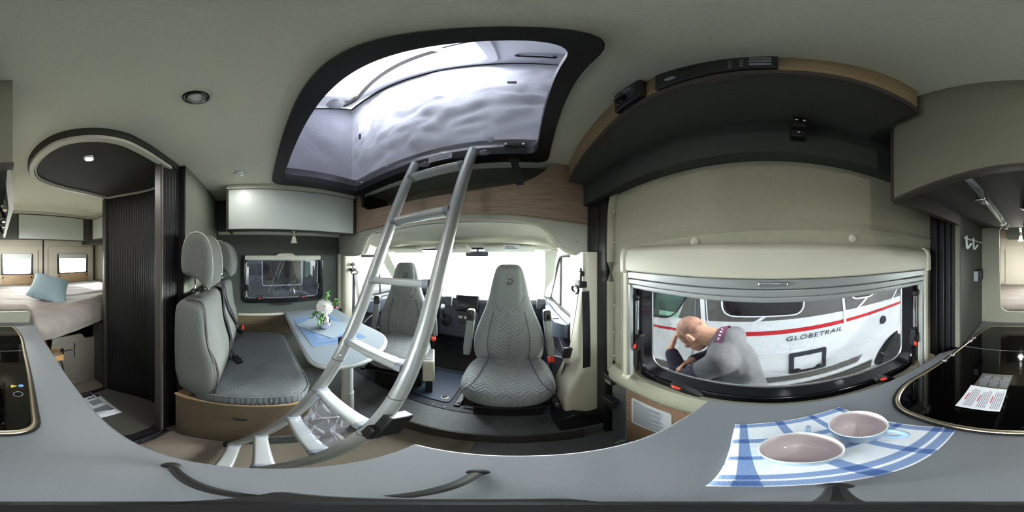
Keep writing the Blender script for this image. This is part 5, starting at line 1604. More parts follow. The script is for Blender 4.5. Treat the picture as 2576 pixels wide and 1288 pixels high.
def fpt(y):
    for a, b in zip(frp, frp[1:]):
        if b[1] <= y <= a[1]:
            f = (y - a[1]) / (b[1] - a[1]); return a[0] + f * (b[0] - a[0])
    return 0.2
cp = thing('control_panel', 'long black control panel with buttons set in the oak fascia', 'control panel', (0.20, 0.08, 0.47))
bm = B(); loft(bm, [[(fpt(y) - 0.009, y, 0.427), (fpt(y) - 0.001, y, 0.427), (fpt(y) - 0.001, y, 0.521), (fpt(y) - 0.009, y, 0.521)] for y in [0.168 - i * 0.02 for i in range(10)]]); O('panel', bm, M_black, parent=cp, bevel=0.002)
for i in range(2):
    for k in range(4):
        bm = B(); y = 0.045 - i * 0.014; sphere(bm, (fpt(y) - 0.0095, y, 0.445 + k * 0.016), (0.002, 0.0028, 0.0028), 8); O('indicator', bm, M_inkg, parent=cp)
for k in range(3):
    bm = B(); y = 0.008 - k * 0.0; box(bm, (fpt(y) - 0.0115, -0.004, 0.442 + k * 0.024), (fpt(y) - 0.009, 0.022, 0.458 + k * 0.024)); O('rocker_button', bm, M_inkg, parent=cp, bevel=0.004)
bm = B(); y = 0.135; lathe(bm, [(0.010, 0), (0.010, 0.003), (0.006, 0.004)], (fpt(y) - 0.009, y, 0.455), 16, RY(-pi / 2)); O('rotary_knob', bm, M_inkg, parent=cp)
bm = B(); y = 0.10; box(bm, (fpt(y) - 0.0098, 0.06, 0.492), (fpt(y) - 0.0085, 0.12, 0.508)); O('display', bm, M_ink, parent=cp)
th = thing('heater_control', 'square black heater control with a dial at the front of the oak fascia', 'control unit', (0.215, 0.235, 0.46))
bm = B(); loft(bm, [[(fpt(y) - 0.018, y, 0.424), (fpt(y) - 0.001, y, 0.424), (fpt(y) - 0.001, y, 0.526), (fpt(y) - 0.018, y, 0.526)] for y in (0.285, 0.24, 0.195)]); hb = O('case', bm, M_black, parent=th, bevel=0.004)
bm = B(); loft(bm, [[(fpt(y) - 0.0195, y, 0.436), (fpt(y) - 0.0175, y, 0.436), (fpt(y) - 0.0175, y, 0.512), (fpt(y) - 0.0195, y, 0.512)] for y in (0.272, 0.24, 0.206)]); O('face', bm, M_dash, parent=th)
bm = B(); lathe(bm, [(0.017, 0), (0.016, 0.010), (0.010, 0.012)], (fpt(0.25) - 0.019, 0.25, 0.458), 20, RY(-pi / 2)); O('dial', bm, M_blackg, parent=th)
bm = B(); box(bm, (fpt(0.225) - 0.0200, 0.210, 0.485), (fpt(0.225) - 0.018, 0.245, 0.505)); O('display', bm, M_inkg, parent=th)

# ================================================================== KITCHEN OVERHEAD UNIT
ku = thing('kitchen_overhead_unit', 'grey-green overhead kitchen unit with a dark underside above the hob', 'cabinet', (0.13, -0.7, 0.35))
bm = B(); prism(bm, [(-0.022, 0.182), (0.06, 0.176), (0.14, 0.166), (0.22, 0.156), (0.290, 0.148), (0.290, 0.529), (-0.022, 0.529)], FXZ, -0.300, -0.283); O('end_panel', bm, M_kpanel, parent=ku)
bm = B(); sweep(bm, [(-0.024, -0.2915, 0.180), (0.06, -0.2915, 0.173), (0.14, -0.2915, 0.163), (0.22, -0.2915, 0.153), (0.292, -0.2915, 0.145)], [(-0.0095, -0.004), (0.0095, -0.004), (0.0095, 0.004), (-0.0095, 0.004)]); O('edge_band', bm, M_edge, parent=ku)
bm = B(); box(bm, (0.2905, -0.302, 0.143), (0.300, -0.281, 0.40)); O('front_edge', bm, M_edge, parent=ku)
bm = B(); box(bm, (-0.015, -1.078, 0.192), (0.305, -0.302, 0.210)); O('bottom_board', bm, M_char, parent=ku)
bm = B(); box(bm, (0.285, -0.70, 0.143), (0.310, -0.302, 0.192)); O('rear_lip', bm, M_edge, parent=ku)
bm = B(); box(bm, (0.29, -1.078, 0.21), (0.31, -0.302, 0.529)); box(bm, (-0.02, -1.078, 0.49), (0.29, -0.302, 0.5295)); O('back_panel', bm, M_char, parent=ku)
for y0, y1 in ((-0.70, -0.41), (-1.07, -0.705)):
    bm = B(); loft(bm, [[(-0.034, y, 0.122), (-0.022, y, 0.122), (-0.006, y, 0.30), (-0.006, y, 0.488), (-0.020, y, 0.488), (-0.022, y, 0.30)] for y in (y0, y1)]); d = O('flap_door', bm, M_rail, parent=ku)
    for y in (y0 + 0.06, y1 - 0.06):
        bm = B(); box(bm, (-0.020, y - 0.012, 0.135), (-0.008, y + 0.012, 0.165)); sphere(bm, (-0.008, y, 0.15), 0.008, 10); O('hinge', bm, M_chrome, parent=d)
for y in (-0.55, -0.95):
    bm = B(); tube(bm, smooth_path([(0.0, y, 0.192), (-0.004, y, 0.16), (-0.016, y + 0.01, 0.13)], 4), 0.005, 8); O('hook', bm, M_black, parent=ku)
br2 = thing('bedroom_lamp', 'small hanging lamp with frosted shade seen over the bed through the partition opening', 'lamp', (0.045, -1.50, 0.22))
bm = B(); box(bm, (0.02, -1.83, 0.226), (0.04, -1.30, 0.236)); O('track', bm, M_alu, parent=br2)
bm = B(); tube(bm, [(0.03, -1.50, 0.23), (0.03, -1.50, 0.185)], 0.005, 8, up=(0, 1, 0)); O('neck', bm, M_chrome, parent=br2)
bm = B(); lathe(bm, [(0.010, 0.046), (0.013, 0.040), (0.018, 0.015), (0.025, 0.0), (0.022, 0.002), (0.010, 0.035)], (0.03, -1.50, 0.14), 22, None, False); O('shade', bm, MATS['frosted_shade'], parent=br2)
ld_ = bpy.data.lights.new('lamp_light', 'POINT'); ld_.shadow_soft_size = 0.012; ld_.energy = 5.0; ld_.color = (1.0, 0.98, 0.94)
lo = bpy.data.objects.new('lamp_light', ld_); lo.location = (0.03, -1.50, 0.143); link(lo); lo.parent = br2; lo.matrix_parent_inverse = WM[br2].inverted()
lr = thing('rail_light', 'aluminium track light with square lamp heads under the kitchen unit', 'light', (0.11, -0.65, 0.185))
bm = B(); A, Bq = Vector((0.118, -0.335, 0.184)), Vector((0.100, -0.98, 0.184)); sweep(bm, [A, Bq], [(-0.010, -0.004), (-0.010, 0.0075), (0.010, 0.0075), (0.010, -0.004), (0.007, -0.004), (0.007, 0.004), (-0.007, 0.004), (-0.007, -0.004)]); O('track', bm, M_alu, parent=lr)
for t, w, L in ((0.16, 0.014, 0.045), (0.72, 0.012, 0.03), (0.90, 0.011, 0.03)):
    p = A.lerp(Bq, t)
    bm = B(); box(bm, (p.x - w, p.y - L / 2, p.z - 0.030), (p.x + w, p.y + L / 2, p.z - 0.004)); O('lamp_head', bm, M_chrome, parent=lr, bevel=0.002)
bm = B(); box(bm, (0.106, -0.80, 0.164), (0.120, -0.46, 0.178)); O('light_bar', bm, M_rail, parent=lr, bevel=0.003)
bm = B(); lathe(bm, [(0.016, 0.0), (0.016, -0.006), (0.01, -0.010)], (-0.0, -0.62, 0.192), 18); tag(O('puck_light', bm, M_chrome), 'tiny chrome puck light under the kitchen unit', 'light')

# hooks and socket on the niche wall
hr = thing('hook_rail', 'white rail with two hooks on the dark wall beside the hob', 'hook rail', (0.28, -0.92, 0.08))
bm = B(); box(bm, (0.277, -1.06, 0.083), (0.285, -0.735, 0.092)); O('rail', bm, M_rail, parent=hr, bevel=0.002)
for y in (-0.75, -0.86):
    bm = B(); tube(bm, smooth_path([(0.276, y, 0.10), (0.274, y, 0.05), (0.268, y, 0.040), (0.250, y, 0.062)], 4), 0.006, 8, up=(0, 1, 0)); O('hook', bm, M_white, parent=hr)
so = thing('wall_socket', 'dark square socket on the niche wall next to the partition', 'socket', (0.28, -0.96, -0.115))
bm = B(); box(bm, (0.262, -1.02, -0.150), (0.285, -0.895, -0.085)); O('plate', bm, M_ink, parent=so, bevel=0.004)
bm = B(); box(bm, (0.260, -0.897, -0.146), (0.284, -0.893, -0.089)); O('front_edge', bm, M_inkg, parent=so)
bm = B(); lathe(bm, [(0.026, 0), (0.026, 0.003), (0.022, 0.003), (0.02, 0.001)], (0.2615, -0.96, -0.117), 20, RY(-pi / 2)); O('outlet', bm, M_black, parent=so)

# ================================================================== KITCHEN BASE, WORKTOP
WT = -0.47
wto = smooth_path([(-0.118, 0.174, 0), (-0.122, 0.10, 0), (-0.130, 0.0, 0), (-0.152, -0.115, 0), (-0.181, -0.26, 0), (-0.206, -0.44, 0), (-0.221, -0.73, 0), (-0.218, -1.078, 0)], 5)
wpts = [(p.x, p.y) for p in wto] + [(0.284, -1.078), (0.284, -0.70), (0.345, -0.60), (0.365, -0.20), (0.364, 0.138), (0.25, 0.155), (0.02, 0.170)]
kb = thing('kitchen_unit', 'grey kitchen base unit carrying the worktop beside the sliding door', 'kitchen unit', (0.08, -0.45, FL))
bm = B(); prism(bm, [(x + (0.03 if x < 0.05 else -0.02), min(y, 0.135)) for x, y in wpts], FXY, FL + 0.06, WT - 0.031); O('carcass', bm, M_wallpanel, parent=kb, ang=30)
bm = B(); prism(bm, [(x + (0.07 if x < 0.05 else -0.04), min(y, 0.10)) for x, y in wpts], FXY, FL + 0.001, FL + 0.06); O('plinth', bm, M_black, parent=kb)
for y0, y1 in ((-0.62, -0.26), (-1.05, -0.64)):
    for z0, z1 in ((-0.66, -0.52), (-0.92, -0.67), (-1.33, -0.93)):
        x = (-0.185 if y0 > -0.63 else -0.198)
        bm = B(); box(bm, (x, y0, z0), (x + 0.02, y1, z1)); d = O('drawer', bm, M_white, parent=kb, bevel=0.002)
        bm = B(); box(bm, (x - 0.014, y0 + 0.08, z1 - 0.03), (x, y1 - 0.08, z1 - 0.02)); O('drawer_pull', bm, M_alu, parent=d, bevel=0.003)
bm = B(); prism(bm, wpts, FXY, WT - 0.030, WT); wt = O('worktop', bm, M_work, bevel=0.004, ang=30); tag(wt, 'grey kitchen worktop carrying the mugs, towel and sunken hob', 'worktop')

hobp = rpoly([(-0.062, -0.238), (0.262, -0.240), (0.318, -0.34), (0.300, -0.56), (0.252, -0.88), (0.205, -1.0), (-0.085, -1.012), (-0.120, -0.86), (-0.098, -0.48)], [0.05, 0.07, 0.06, 0.2, 0.1, 0.05, 0.05, 0.1, 0.3], 8)
hcx = Vector((0.09, -0.62))
def inset(pts, d):
    out = []
    n = len(pts)
    for i, p in enumerate(pts):
        a = Vector(pts[i - 1]); c = Vector(pts[(i + 1) % n]); t = (c - a).normalized(); nn = Vector((-t.y, t.x))
        if nn.dot(hcx - Vector(p)) < 0: nn = -nn
        out.append(tuple(Vector(p) + nn * d))
    return out
hb_ = thing('hob_and_sink', 'black glass lidded hob and sink set in the worktop with a metal rim', 'hob', (0.09, -0.62, WT))
bm = B(); holeplate(bm, inset(hobp, -0.004), [inset(hobp, 0.004)], FXY, WT + 0.0003, WT + 0.005); O('gasket', bm, M_rubber, parent=hb_)
bm = B(); holeplate(bm, inset(hobp, 0.002), [inset(hobp, 0.014)], FXY, WT + 0.0003, WT + 0.010); O('metal_rim', bm, M_brass, parent=hb_, bevel=0.004, ang=50)
bm = B(); holeplate(bm, inset(hobp, 0.0135), [], FXY, WT + 0.002, WT + 0.008); gl_ = O('glass_lid', bm, M_glassblk, parent=hb_)
bm = B()
box(bm, (-0.12, -0.700, WT + 0.0081), (0.285, -0.698, WT + 0.0086)); O('lid_joint', bm, M_inkg, parent=gl_)
for i, (x, y) in enumerate(((0.292, -0.545), (0.285, -0.60), (0.262, -0.76), (0.256, -0.80))):
    bm = B(); box(bm, (x - 0.012, y - 0.006, WT + 0.008), (x + 0.008, y + 0.006, WT + 0.014)); O('lid_clip', bm, M_alu, parent=hb_, bevel=0.002)
bm = B(); tube(bm, [(-0.045 + 0.012 * cos(a * pi / 12), -0.405 + 0.012 * sin(a * pi / 12), WT + 0.009) for a in range(24)], 0.0008, 5, closed=True); O('burner_mark', bm, M_inkg, parent=gl_)
bm = B(); prism(bm, [(-0.030, -0.440), (-0.047, -0.448), (-0.030, -0.456)], FXY, WT + 0.0082, WT + 0.0088); O('warning_triangle', bm, mat('yellow_print', (206, 190, 50), 0.6), parent=gl_)
bm = B(); lathe(bm, [(0.0075, 0), (0.0075, 0.0006)], (-0.058, -0.448, WT + 0.0082), 18); O('blue_sign', bm, mat('blue_print', (90, 150, 210), 0.6), parent=gl_)

lf = thing('leaflet', 'white printed safety card with red headings lying on the black hob glass', 'leaflet', (0.09, -0.37, WT))
LQ = [(0.143, -0.318), (0.144, -0.427), (0.044, -0.423), (0.048, -0.319)]
def lq(t, u, Q=LQ):
    return tuple((Vector(Q[0]).lerp(Vector(Q[1]), t)).lerp(Vector(Q[3]).lerp(Vector(Q[2]), t), u))
zc = WT + 0.0135
bm = B(); prism(bm, [lq(0, 0), lq(1, 0), lq(1, 1), lq(0, 1)], FXY, zc, zc + 0.0008); O('white_page', bm, M_paper, parent=lf)
def tlines(Q, par, zz, red):
    bm = B(); br_ = B()
    row = 0
    for sct in range(3):
        base = 0.08 + sct * 0.31
        prism(br_, [lq(0.32, base, Q), lq(0.62, base, Q), lq(0.62, base + 0.028, Q), lq(0.32, base + 0.028, Q)], FXY, zz, zz + 0.0004)
        for k in range(5):
            b = base + 0.055 + k * 0.045; e = rnd.uniform(0.75, 0.93)
            prism(bm, [lq(0.08, b, Q), lq(e, b, Q), lq(e, b + 0.020, Q), lq(0.08, b + 0.020, Q)], FXY, zz, zz + 0.0004)
    O('text_line', bm, M_inkg, parent=par)
    O('heading_lettering', br_, M_inkr if red else M_inkg, parent=par)
tlines(LQ, lf, zc + 0.0008, True)
l2 = thing('folded_card', 'dark grey printed card lying behind the white leaflet on the hob glass', 'leaflet', (0.09, -0.47, WT))
LQ2 = [(0.138, -0.430), (0.132, -0.510), (0.035, -0.512), (0.044, -0.428)]
bm = B(); prism(bm, [lq(0, 0, LQ2), lq(1, 0, LQ2), lq(1, 1, LQ2), lq(0, 1, LQ2)], FXY, WT + 0.0092, WT + 0.0098); O('grey_page', bm, mat('grey_card', (66, 66, 60), 0.5), parent=l2)
tlines(LQ2, l2, WT + 0.0098, False)

# tea towel with blue checks
TQ = [(0.072, 0.030), (0.272, 0.058), (0.318, -0.150), (0.108, -0.246)]
def tq(t, u): return (Vector(TQ[0]).lerp(Vector(TQ[1]), t)).lerp(Vector(TQ[3]).lerp(Vector(TQ[2]), t), u)
tt = thing('tea_towel', 'white tea towel with blue checks folded on the worktop under the mugs', 'tea towel', (0.19, -0.08, WT))
M_tw = mat('towel_white', (226, 230, 234), 0.95, bump=0.4, bscale=500)
M_tb = mat('towel_blue', (124, 148, 188), 0.95, bump=0.4, bscale=500)
M_tbd = mat('towel_blue_dark', (70, 98, 152), 0.95, bump=0.4, bscale=500)
us = [0.07, 0.37, 0.67, 0.96]; ts = [0.05, 0.36, 0.66, 0.95]
def tmi(u, v):
    a = any(abs(u - s) < 0.030 for s in ts); b = any(abs(v - s) < 0.030 for s in us)
    return 2 if (a and b) else (1 if (a or b) else 0)
def towel(z, sx, sy, dx):
    def f(u, v):
        p = tq(0.5 + (u - .5) * sx + dx, 0.5 + (v - .5) * sy)
        e = min(u, 1 - u, v, 1 - v)
        return (p.x, p.y, WT + z + 0.0012 * mnoise.noise(Vector((u * 5, v * 5, z * 900))) + (0.0 if e > 0.02 else -0.0015))
    return f
for k, (z, sx, sy, dx) in enumerate(((0.0022, 0.93, 0.99, -0.045), (0.0048, 0.92, 0.98, 0.04))):
    bm = B(); grid(bm, towel(z, sx, sy, dx), 72, 72, tmi); o = O('folded_layer', bm, [M_tw, M_tb, M_tbd], parent=tt, ang=80); solid(o, 0.0016)

M_mugo = mat('mug_blue_glaze', (150, 180, 204), 0.2, coat=0.5)
M_mugi = mat('mug_grey_glaze', (226, 218, 220), 0.15, coat=0.5)
def mug(x, y, rot, label):
    t = thing('mug', label, 'mug', (x, y, WT + 0.0072), rot)
    k = dict(parent=t, local=True)
    bm = B(); lathe(bm, [(0.001, 0.0), (0.031, 0.0), (0.034, 0.003), (0.0385, 0.016), (0.0425, 0.036), (0.0440, 0.058), (0.0442, 0.066), (0.0430, 0.0675)], (0, 0, 0), 48, None, False); b = O('body', bm, M_mugo, ang=60, **k)
    bm = B(); lathe(bm, [(0.0442, 0.0664), (0.0436, 0.0684), (0.0426, 0.0682), (0.0420, 0.0660)], (0, 0, 0), 48, None, False); O('rim', bm, mat('mug_rim', (222, 224, 220), 0.2), ang=60, **k)
    bm = B(); lathe(bm, [(0.0420, 0.0665), (0.0412, 0.045), (0.039, 0.022), (0.033, 0.010), (0.024, 0.007), (0.001, 0.006)], (0, 0, 0), 48, None, False); O('inside', bm, M_mugi, ang=60, **k)
    bm = B(); sweep(bm, smooth_path([(0.0445, 0, 0.055), (0.056, 0, 0.060), (0.068, 0, 0.050), (0.066, 0, 0.032), (0.054, 0, 0.021), (0.0405, 0, 0.021)], 5), rpoly([(-0.007, -0.0035), (0.007, -0.0035), (0.007, 0.0035), (-0.007, 0.0035)], 0.003, 3), up=(0, 1, 0)); O('handle', bm, M_mugo, ang=60, **k)
mug(0.203, -0.126, radians(-150), 'pale blue mug with grey inside farther back on the towel, nearer the hob')
mug(0.163, -0.034, radians(-20), 'pale blue mug with grey inside at the front of the towel, away from the hob')

# small tripod that carries the panorama camera
tp = thing('mini_tripod', 'black mini tripod with three bent legs standing on the worktop', 'tripod', (0, 0, WT))
bm = B(); lathe(bm, [(0.005, -0.110), (0.0075, -0.115), (0.0085, -0.19), (0.012, -0.20), (0.012, -0.25), (0.010, -0.40), (0.018, -0.405), (0.022, -0.43), (0.016, -0.438)], (0, 0, 0), 20); O('column', bm, M_black, parent=tp)
bm = B(); prism(bm, rpoly([(-0.055, 0.008), (-0.010, 0.034), (0.012, 0.036), (0.020, -0.018), (-0.010, -0.022)], 0.008, 4), FXY, -0.432, -0.418); O('spreader', bm, M_rubber, parent=tp, bevel=0.003)
for tip, md, bs in (((-0.118, -0.068), (-0.070, -0.028), (-0.030, 0.008)), ((-0.024, 0.113), (-0.025, 0.07), (-0.026, 0.030)), ((0.068, -0.030), (0.040, -0.018), (0.008, -0.004))):
    bm = B(); tube(bm, smooth_path([(*bs, -0.424), (*md, -0.432), (*tip, WT + 0.007)], 6), 0.0046, 10); lg = O('leg', bm, M_rubber, parent=tp)
    bm = B(); sphere(bm, (*tip, WT + 0.008), (0.009, 0.009, 0.0078), 12); O('foot', bm, M_rubber, parent=lg)

# ================================================================== OUTSIDE
GZ = -1.98
bm = B(); grid(bm, lambda u, v: (-30 + 60 * u, -30 + 60 * v, GZ), 2, 2)
S('ground', bm, mat('paving', (196, 194, 188), 0.9, var=0.15, vscale=30, bump=0.2, bscale=80))

# ---------------------------------------------------------------- camper van beside the sliding door
K = 0.80
VD = Vector((0.163, -0.9866, 0))          # along its side towards its tail
VN = Vector((-0.9866, -0.163, 0))         # outwards, towards us
VO = Vector((1.87 * K * 0.98, 0, 0))
def bulge(z):
    q = (z / K + 1.15)
    return 0.03 - 0.055 * q * q * (1.0 if q < 0 else 0.55)
def vp(s, z, off=0.0):
    p = VO + VD * (s * K) + VN * (bulge(z * K) + off)
    return (p.x, p.y, z * K)
nv = thing('camper_van', 'white and grey camper van with a red stripe parked outside the sliding door', 'camper van', (1.6, -0.3, GZ))
M_vw = mat('van_white', (232, 234, 238), 0.2, coat=0.6)
M_vg = mat('van_grey_foil', (100, 98, 96), 0.35, var=0.04, vscale=300)
M_vr = mat('van_red', (206, 28, 42), 0.3)
M_vwl = mat('van_white_line', (240, 242, 246), 0.3)
ZB = -2.10
# side skin with wheel arch; built from strips so that it bulges
def skin(f, nu, nv_, m, nm, par, **k):
    bm = B(); grid(bm, f, nu, nv_); return O(nm, bm, m, parent=par, ang=60, **k)
arch = lambda s: -1.0 * 0 + (-2.09 + sqrt(max(0, 0.60 ** 2 - (s - 2.20) ** 2)) if abs(s - 2.20) < 0.60 else -9)
def side(u, v):
    s = -2.4 + 6.2 * u
    lo = max(ZB, min(arch(s), -1.49) if abs(s - 2.20) < 0.60 else ZB)
    z = lo + (0.55 - lo) * v
    return vp(s, z)
body = skin(side, 124, 40, M_vw, 'body_side', nv)
bm = B()
a0 = [vp(-2.4, 0.55), vp(3.8, 0.55)]
bk0 = [tuple(Vector(p) - VN * 1.7) for p in a0]
V4 = [V(bm, p) for p in (a0[0], a0[1], bk0[1], bk0[0])]; bm.faces.new(V4)
for i in (0, 1):
    s = (-2.4, 3.8)[i]
    col_ = [V(bm, vp(s, z)) for z in (ZB, -1.5, -0.9, -0.3, 0.55)] + [V(bm, tuple(Vector(vp(s, z)) - VN * 1.7)) for z in (0.55, ZB)]
    bm.faces.new(col_)
O('body_shell', bm, M_vw, parent=nv, ang=0)
# grey foil field from the belt line up
def strip(s0, s1, z0, z1, m, nm, off=0.002, n=30, par=None, nz=6):
    def f(u, v):
        s = s0(v) + (s1(v) - s0(v)) * u if callable(s0) else s0 + (s1 - s0) * u
        a = z0(s) if callable(z0) else z0
        b = z1(s) if callable(z1) else z1
        return vp(s, a + (b - a) * v, off)
    return skin(f, n, nz, m, nm, par or nv)
gb = lambda s: -0.775 + 0.018 * cos(s * 0.9)
strip(-0.80, 3.4, gb, -0.2, M_vg, 'grey_foil')
def rl0(v): return -1.02 + 0.19 * v
strip(rl0, lambda v: -0.80, gb, -0.2, M_vg, 'grey_foil', n=6)
strip(-1.60, 0.985, lambda s: -0.948, lambda s: -0.924 + 0.032 * max(0, min(1, (s + 1.5) / 1.1)), M_vr, 'red_stripe', 0.003, 60)
strip(1.03, 2.9, lambda s: -0.945, lambda s: -0.895, M_vr, 'red_stripe', 0.003)
def line(p, w, m, nm, off=0.006, par=None):
    bm = B(); pts = [vp(s, z, off) for s, z in p]
    sweep(bm, pts, [(-w / 2, -0.002), (w / 2, -0.002), (w / 2, 0.002), (-w / 2, 0.002)], up=VN); return O(nm, bm, m, parent=par or nv)
line([(-0.735, -0.2), (-0.735, -0.5), (-0.715, -0.80)], 0.040, M_vwl, 'white_band')
line([(-0.690, -0.2), (-0.690, -0.5), (-0.668, -0.80)], 0.010, M_vwl, 'white_line')
line([(-0.82, -0.2), (-0.815, -0.5), (-0.82, -0.80), (-0.83, -1.1), (-0.87, -1.50), (-0.88, -1.9)], 0.008, M_inkg, 'door_gap')
line([(0.96, -0.2), (0.975, -0.5), (1.005, -0.80)], 0.028, M_vwl, 'white_band')
line([(1.005, -0.79), (1.006, -0.97)], 0.030, M_vwl, 'white_band')
line([(1.46, -0.62), (1.16, -0.83)], 0.026, M_vwl, 'white_line')
line([(2.36, -0.50), (2.00, -0.83)], 0.022, M_vwl, 'white_line')
line([(-0.03, -0.69), (-0.18, -0.79)], 0.026, M_vwl, 'white_line')
line([(1.95, -0.50), (2.36, -0.50), (2.6, -0.46)], 0.02, M_vwl, 'white_line')
def vwin(pts, r, nm, frame=0.018):
    o = rpoly(pts, r, 8)
    bm = B(); vs = [V(bm, vp(a, b, 0.010)) for a, b in o]; bm.faces.new(vs); w = O(nm, bm, mat('van_window', (26, 18, 20), 0.05, spec=0.7), parent=nv, ang=0)
    bm = B(); tube(bm, [vp(a, b, 0.008) for a, b in o], frame * 0.5, 8, closed=True, up=VN); O('window_outline', bm, M_vwl, parent=w)
    bm = B(); c = Vector((sum(p[0] for p in o) / len(o), sum(p[1] for p in o) / len(o)))
    tube(bm, [vp(*(c + (Vector(p) - c) * (1 - 0.022 / (Vector(p) - c).length)), 0.010) for p in o], 0.005, 6, closed=True, up=VN); O('window_seal', bm, M_black, parent=w)
    return w
vwin([(-0.51, -0.685), (0.415, -0.705), (0.415, -0.25), (-0.51, -0.25)], 0.15, 'side_window')
vwin([(1.115, -0.62), (1.57, -0.64), (1.58, -0.25), (1.115, -0.25)], 0.13, 'rear_window', 0.022)
# cab door window
cwp = rpoly([(-1.85, -0.79), (-1.10, -0.785), (-0.905, -0.44), (-0.905, -0.20), (-1.85, -0.20)], [0.04, 0.16, 0.08, 0.05, 0.05], 8)
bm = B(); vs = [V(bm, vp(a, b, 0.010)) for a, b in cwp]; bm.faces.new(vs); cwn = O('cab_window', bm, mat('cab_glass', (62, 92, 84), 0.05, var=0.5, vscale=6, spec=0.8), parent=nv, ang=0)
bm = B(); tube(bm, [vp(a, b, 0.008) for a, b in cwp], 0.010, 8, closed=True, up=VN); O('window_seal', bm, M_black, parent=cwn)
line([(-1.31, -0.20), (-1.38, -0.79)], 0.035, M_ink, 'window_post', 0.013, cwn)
line([(-1.27, -0.72), (-1.02, -0.72)], 0.05, mat('green_reflection', (150, 196, 170), 0.3), 'painted_reflection', 0.012, cwn)  # pale strip laid on the glass as a painted reflection
# service flap frame, water plug, vents
fo = rrect(0.235, -1.645, 0.715, -1.265, 0.03); fi = rrect(0.293, -1.60, 0.657, -1.33, 0.015)
bm = B()
holeplate(bm, fo, [fi], lambda a, b, t: vp(a, b, t), 0.0, 0.0)
fp = O('service_flap', bm, M_ink, parent=nv, ang=0); solid(fp, 0.02)
bm = B(); vs = [V(bm, vp(a, b, 0.004)) for a, b in fi]; bm.faces.new(vs); O('flap_door', bm, M_vw, parent=fp, ang=0)
for s in (0.33, 0.62):
    bm = B(); c = Vector(vp(s, -1.585, 0.012)); sphere(bm, c, (0.014, 0.04, 0.026), 12, VN.to_track_quat('X', 'Z').to_matrix()); O('flap_lock', bm, M_black, parent=fp)
Mn = VN.to_track_quat('Z', 'Y').to_matrix()
bm = B(); lathe(bm, [(0.062, 0), (0.060, 0.012), (0.045, 0.016), (0.040, 0.010), (0.002, 0.012)], vp(1.79, -1.13, 0.0), 26, Mn); O('filler_cap', bm, M_ink, parent=nv)
bm = B(); box(bm, *[tuple(c + d for c, d in zip(vp(2.40, -1.15, 0), q)) for q in ((-0.015, -0.03, -0.05), (0.012, 0.03, 0.05))]); O('side_vent', bm, M_inkg, parent=nv)
# dark lower protection strips and sill
strip(-1.36, -0.90, lambda s: -1.62, lambda s: -1.49, M_vg, 'lower_strip', 0.004)
strip(-0.86, 0.905, lambda s: -1.80, lambda s: -1.675, M_vg, 'lower_strip', 0.004)
strip(lambda v: 0.91, lambda v: 1.25 + 0.10 * v, -1.80, -1.665, M_vg, 'lower_strip', 0.004)
strip(-1.5, 1.56, -2.10, -1.90, M_edge, 'sill', 0.006)
line([(-1.3, -1.20), (0.4, -1.24), (1.4, -1.18), (2.6, -1.30)], 0.02, M_vw, 'body_crease', 0.003)
line([(0.3, -1.36), (1.2, -1.37), (1.7, -1.33)], 0.02, M_vw, 'body_crease', 0.003)
# wheel in its arch
wc = Vector(vp(2.20, -2.06, 0)) - VN * 0.06
bm = B(); lathe(bm, [(0.20, -0.11), (0.30, -0.11), (0.335, -0.08), (0.335, 0.06), (0.30, 0.09), (0.20, 0.085)], wc, 40, Mn); wh = O('wheel', bm, M_rubber, parent=nv)
bm = B(); lathe(bm, [(0.205, 0.075), (0.20, 0.06), (0.10, 0.035), (0.06, 0.055), (0.002, 0.055)], wc, 40, Mn); hubp = O('rim', bm, M_inkg, parent=wh)
for k in range(10):
    bm = B(); R = Mn @ RZ(2 * pi * k / 10); tube(bm, [wc + R @ Vector((0.05, 0, 0.055)), wc + R @ Vector((0.195, 0, 0.072))], 0.012, 8); O('spoke', bm, M_alu, parent=wh)
bm = B(); tube(bm, [vp(2.20 + 0.60 * cos(a * pi / 20), -2.09 + 0.60 * sin(a * pi / 20), 0.0) for a in range(21)], 0.014, 8, up=VN); O('arch_lip', bm, M_vw, parent=nv)
bm = B(); prism(bm, [(2.20 + 0.62 * cos(a * pi / 20), -2.09 + 0.62 * sin(a * pi / 20)) for a in range(21)], lambda a, b, t: vp(a, b, t), -0.30, -0.28); O('wheel_house', bm, M_rubber, parent=nv)
# lettering
Mt = basis(vp(0.570, -1.030, 0.010), VD, (0, 0, 1))
bm = B(); text_mesh(bm, 'GLOBETRAIL', 0.074, Mt, 0.001, 0.22, 1.2, 0.0, 1.24); O('lettering', bm, M_ink, parent=nv, ang=0)
bm = B(); Mt = basis(vp(2.29, -0.66, 0.010), VD, (0, 0, 1))
for k in range(3): prism(bm, [(-0.09 + 0.02 * k, 0.03 - k * 0.035), (0.05, 0.03 - k * 0.035), (0.05, 0.042 - k * 0.035), (-0.09 + 0.02 * k, 0.042 - k * 0.035)], lambda a, b, t: tuple(Mt @ Vector((a, b, t))), 0, 0.002)
O('small_lettering', bm, M_ink, parent=nv)

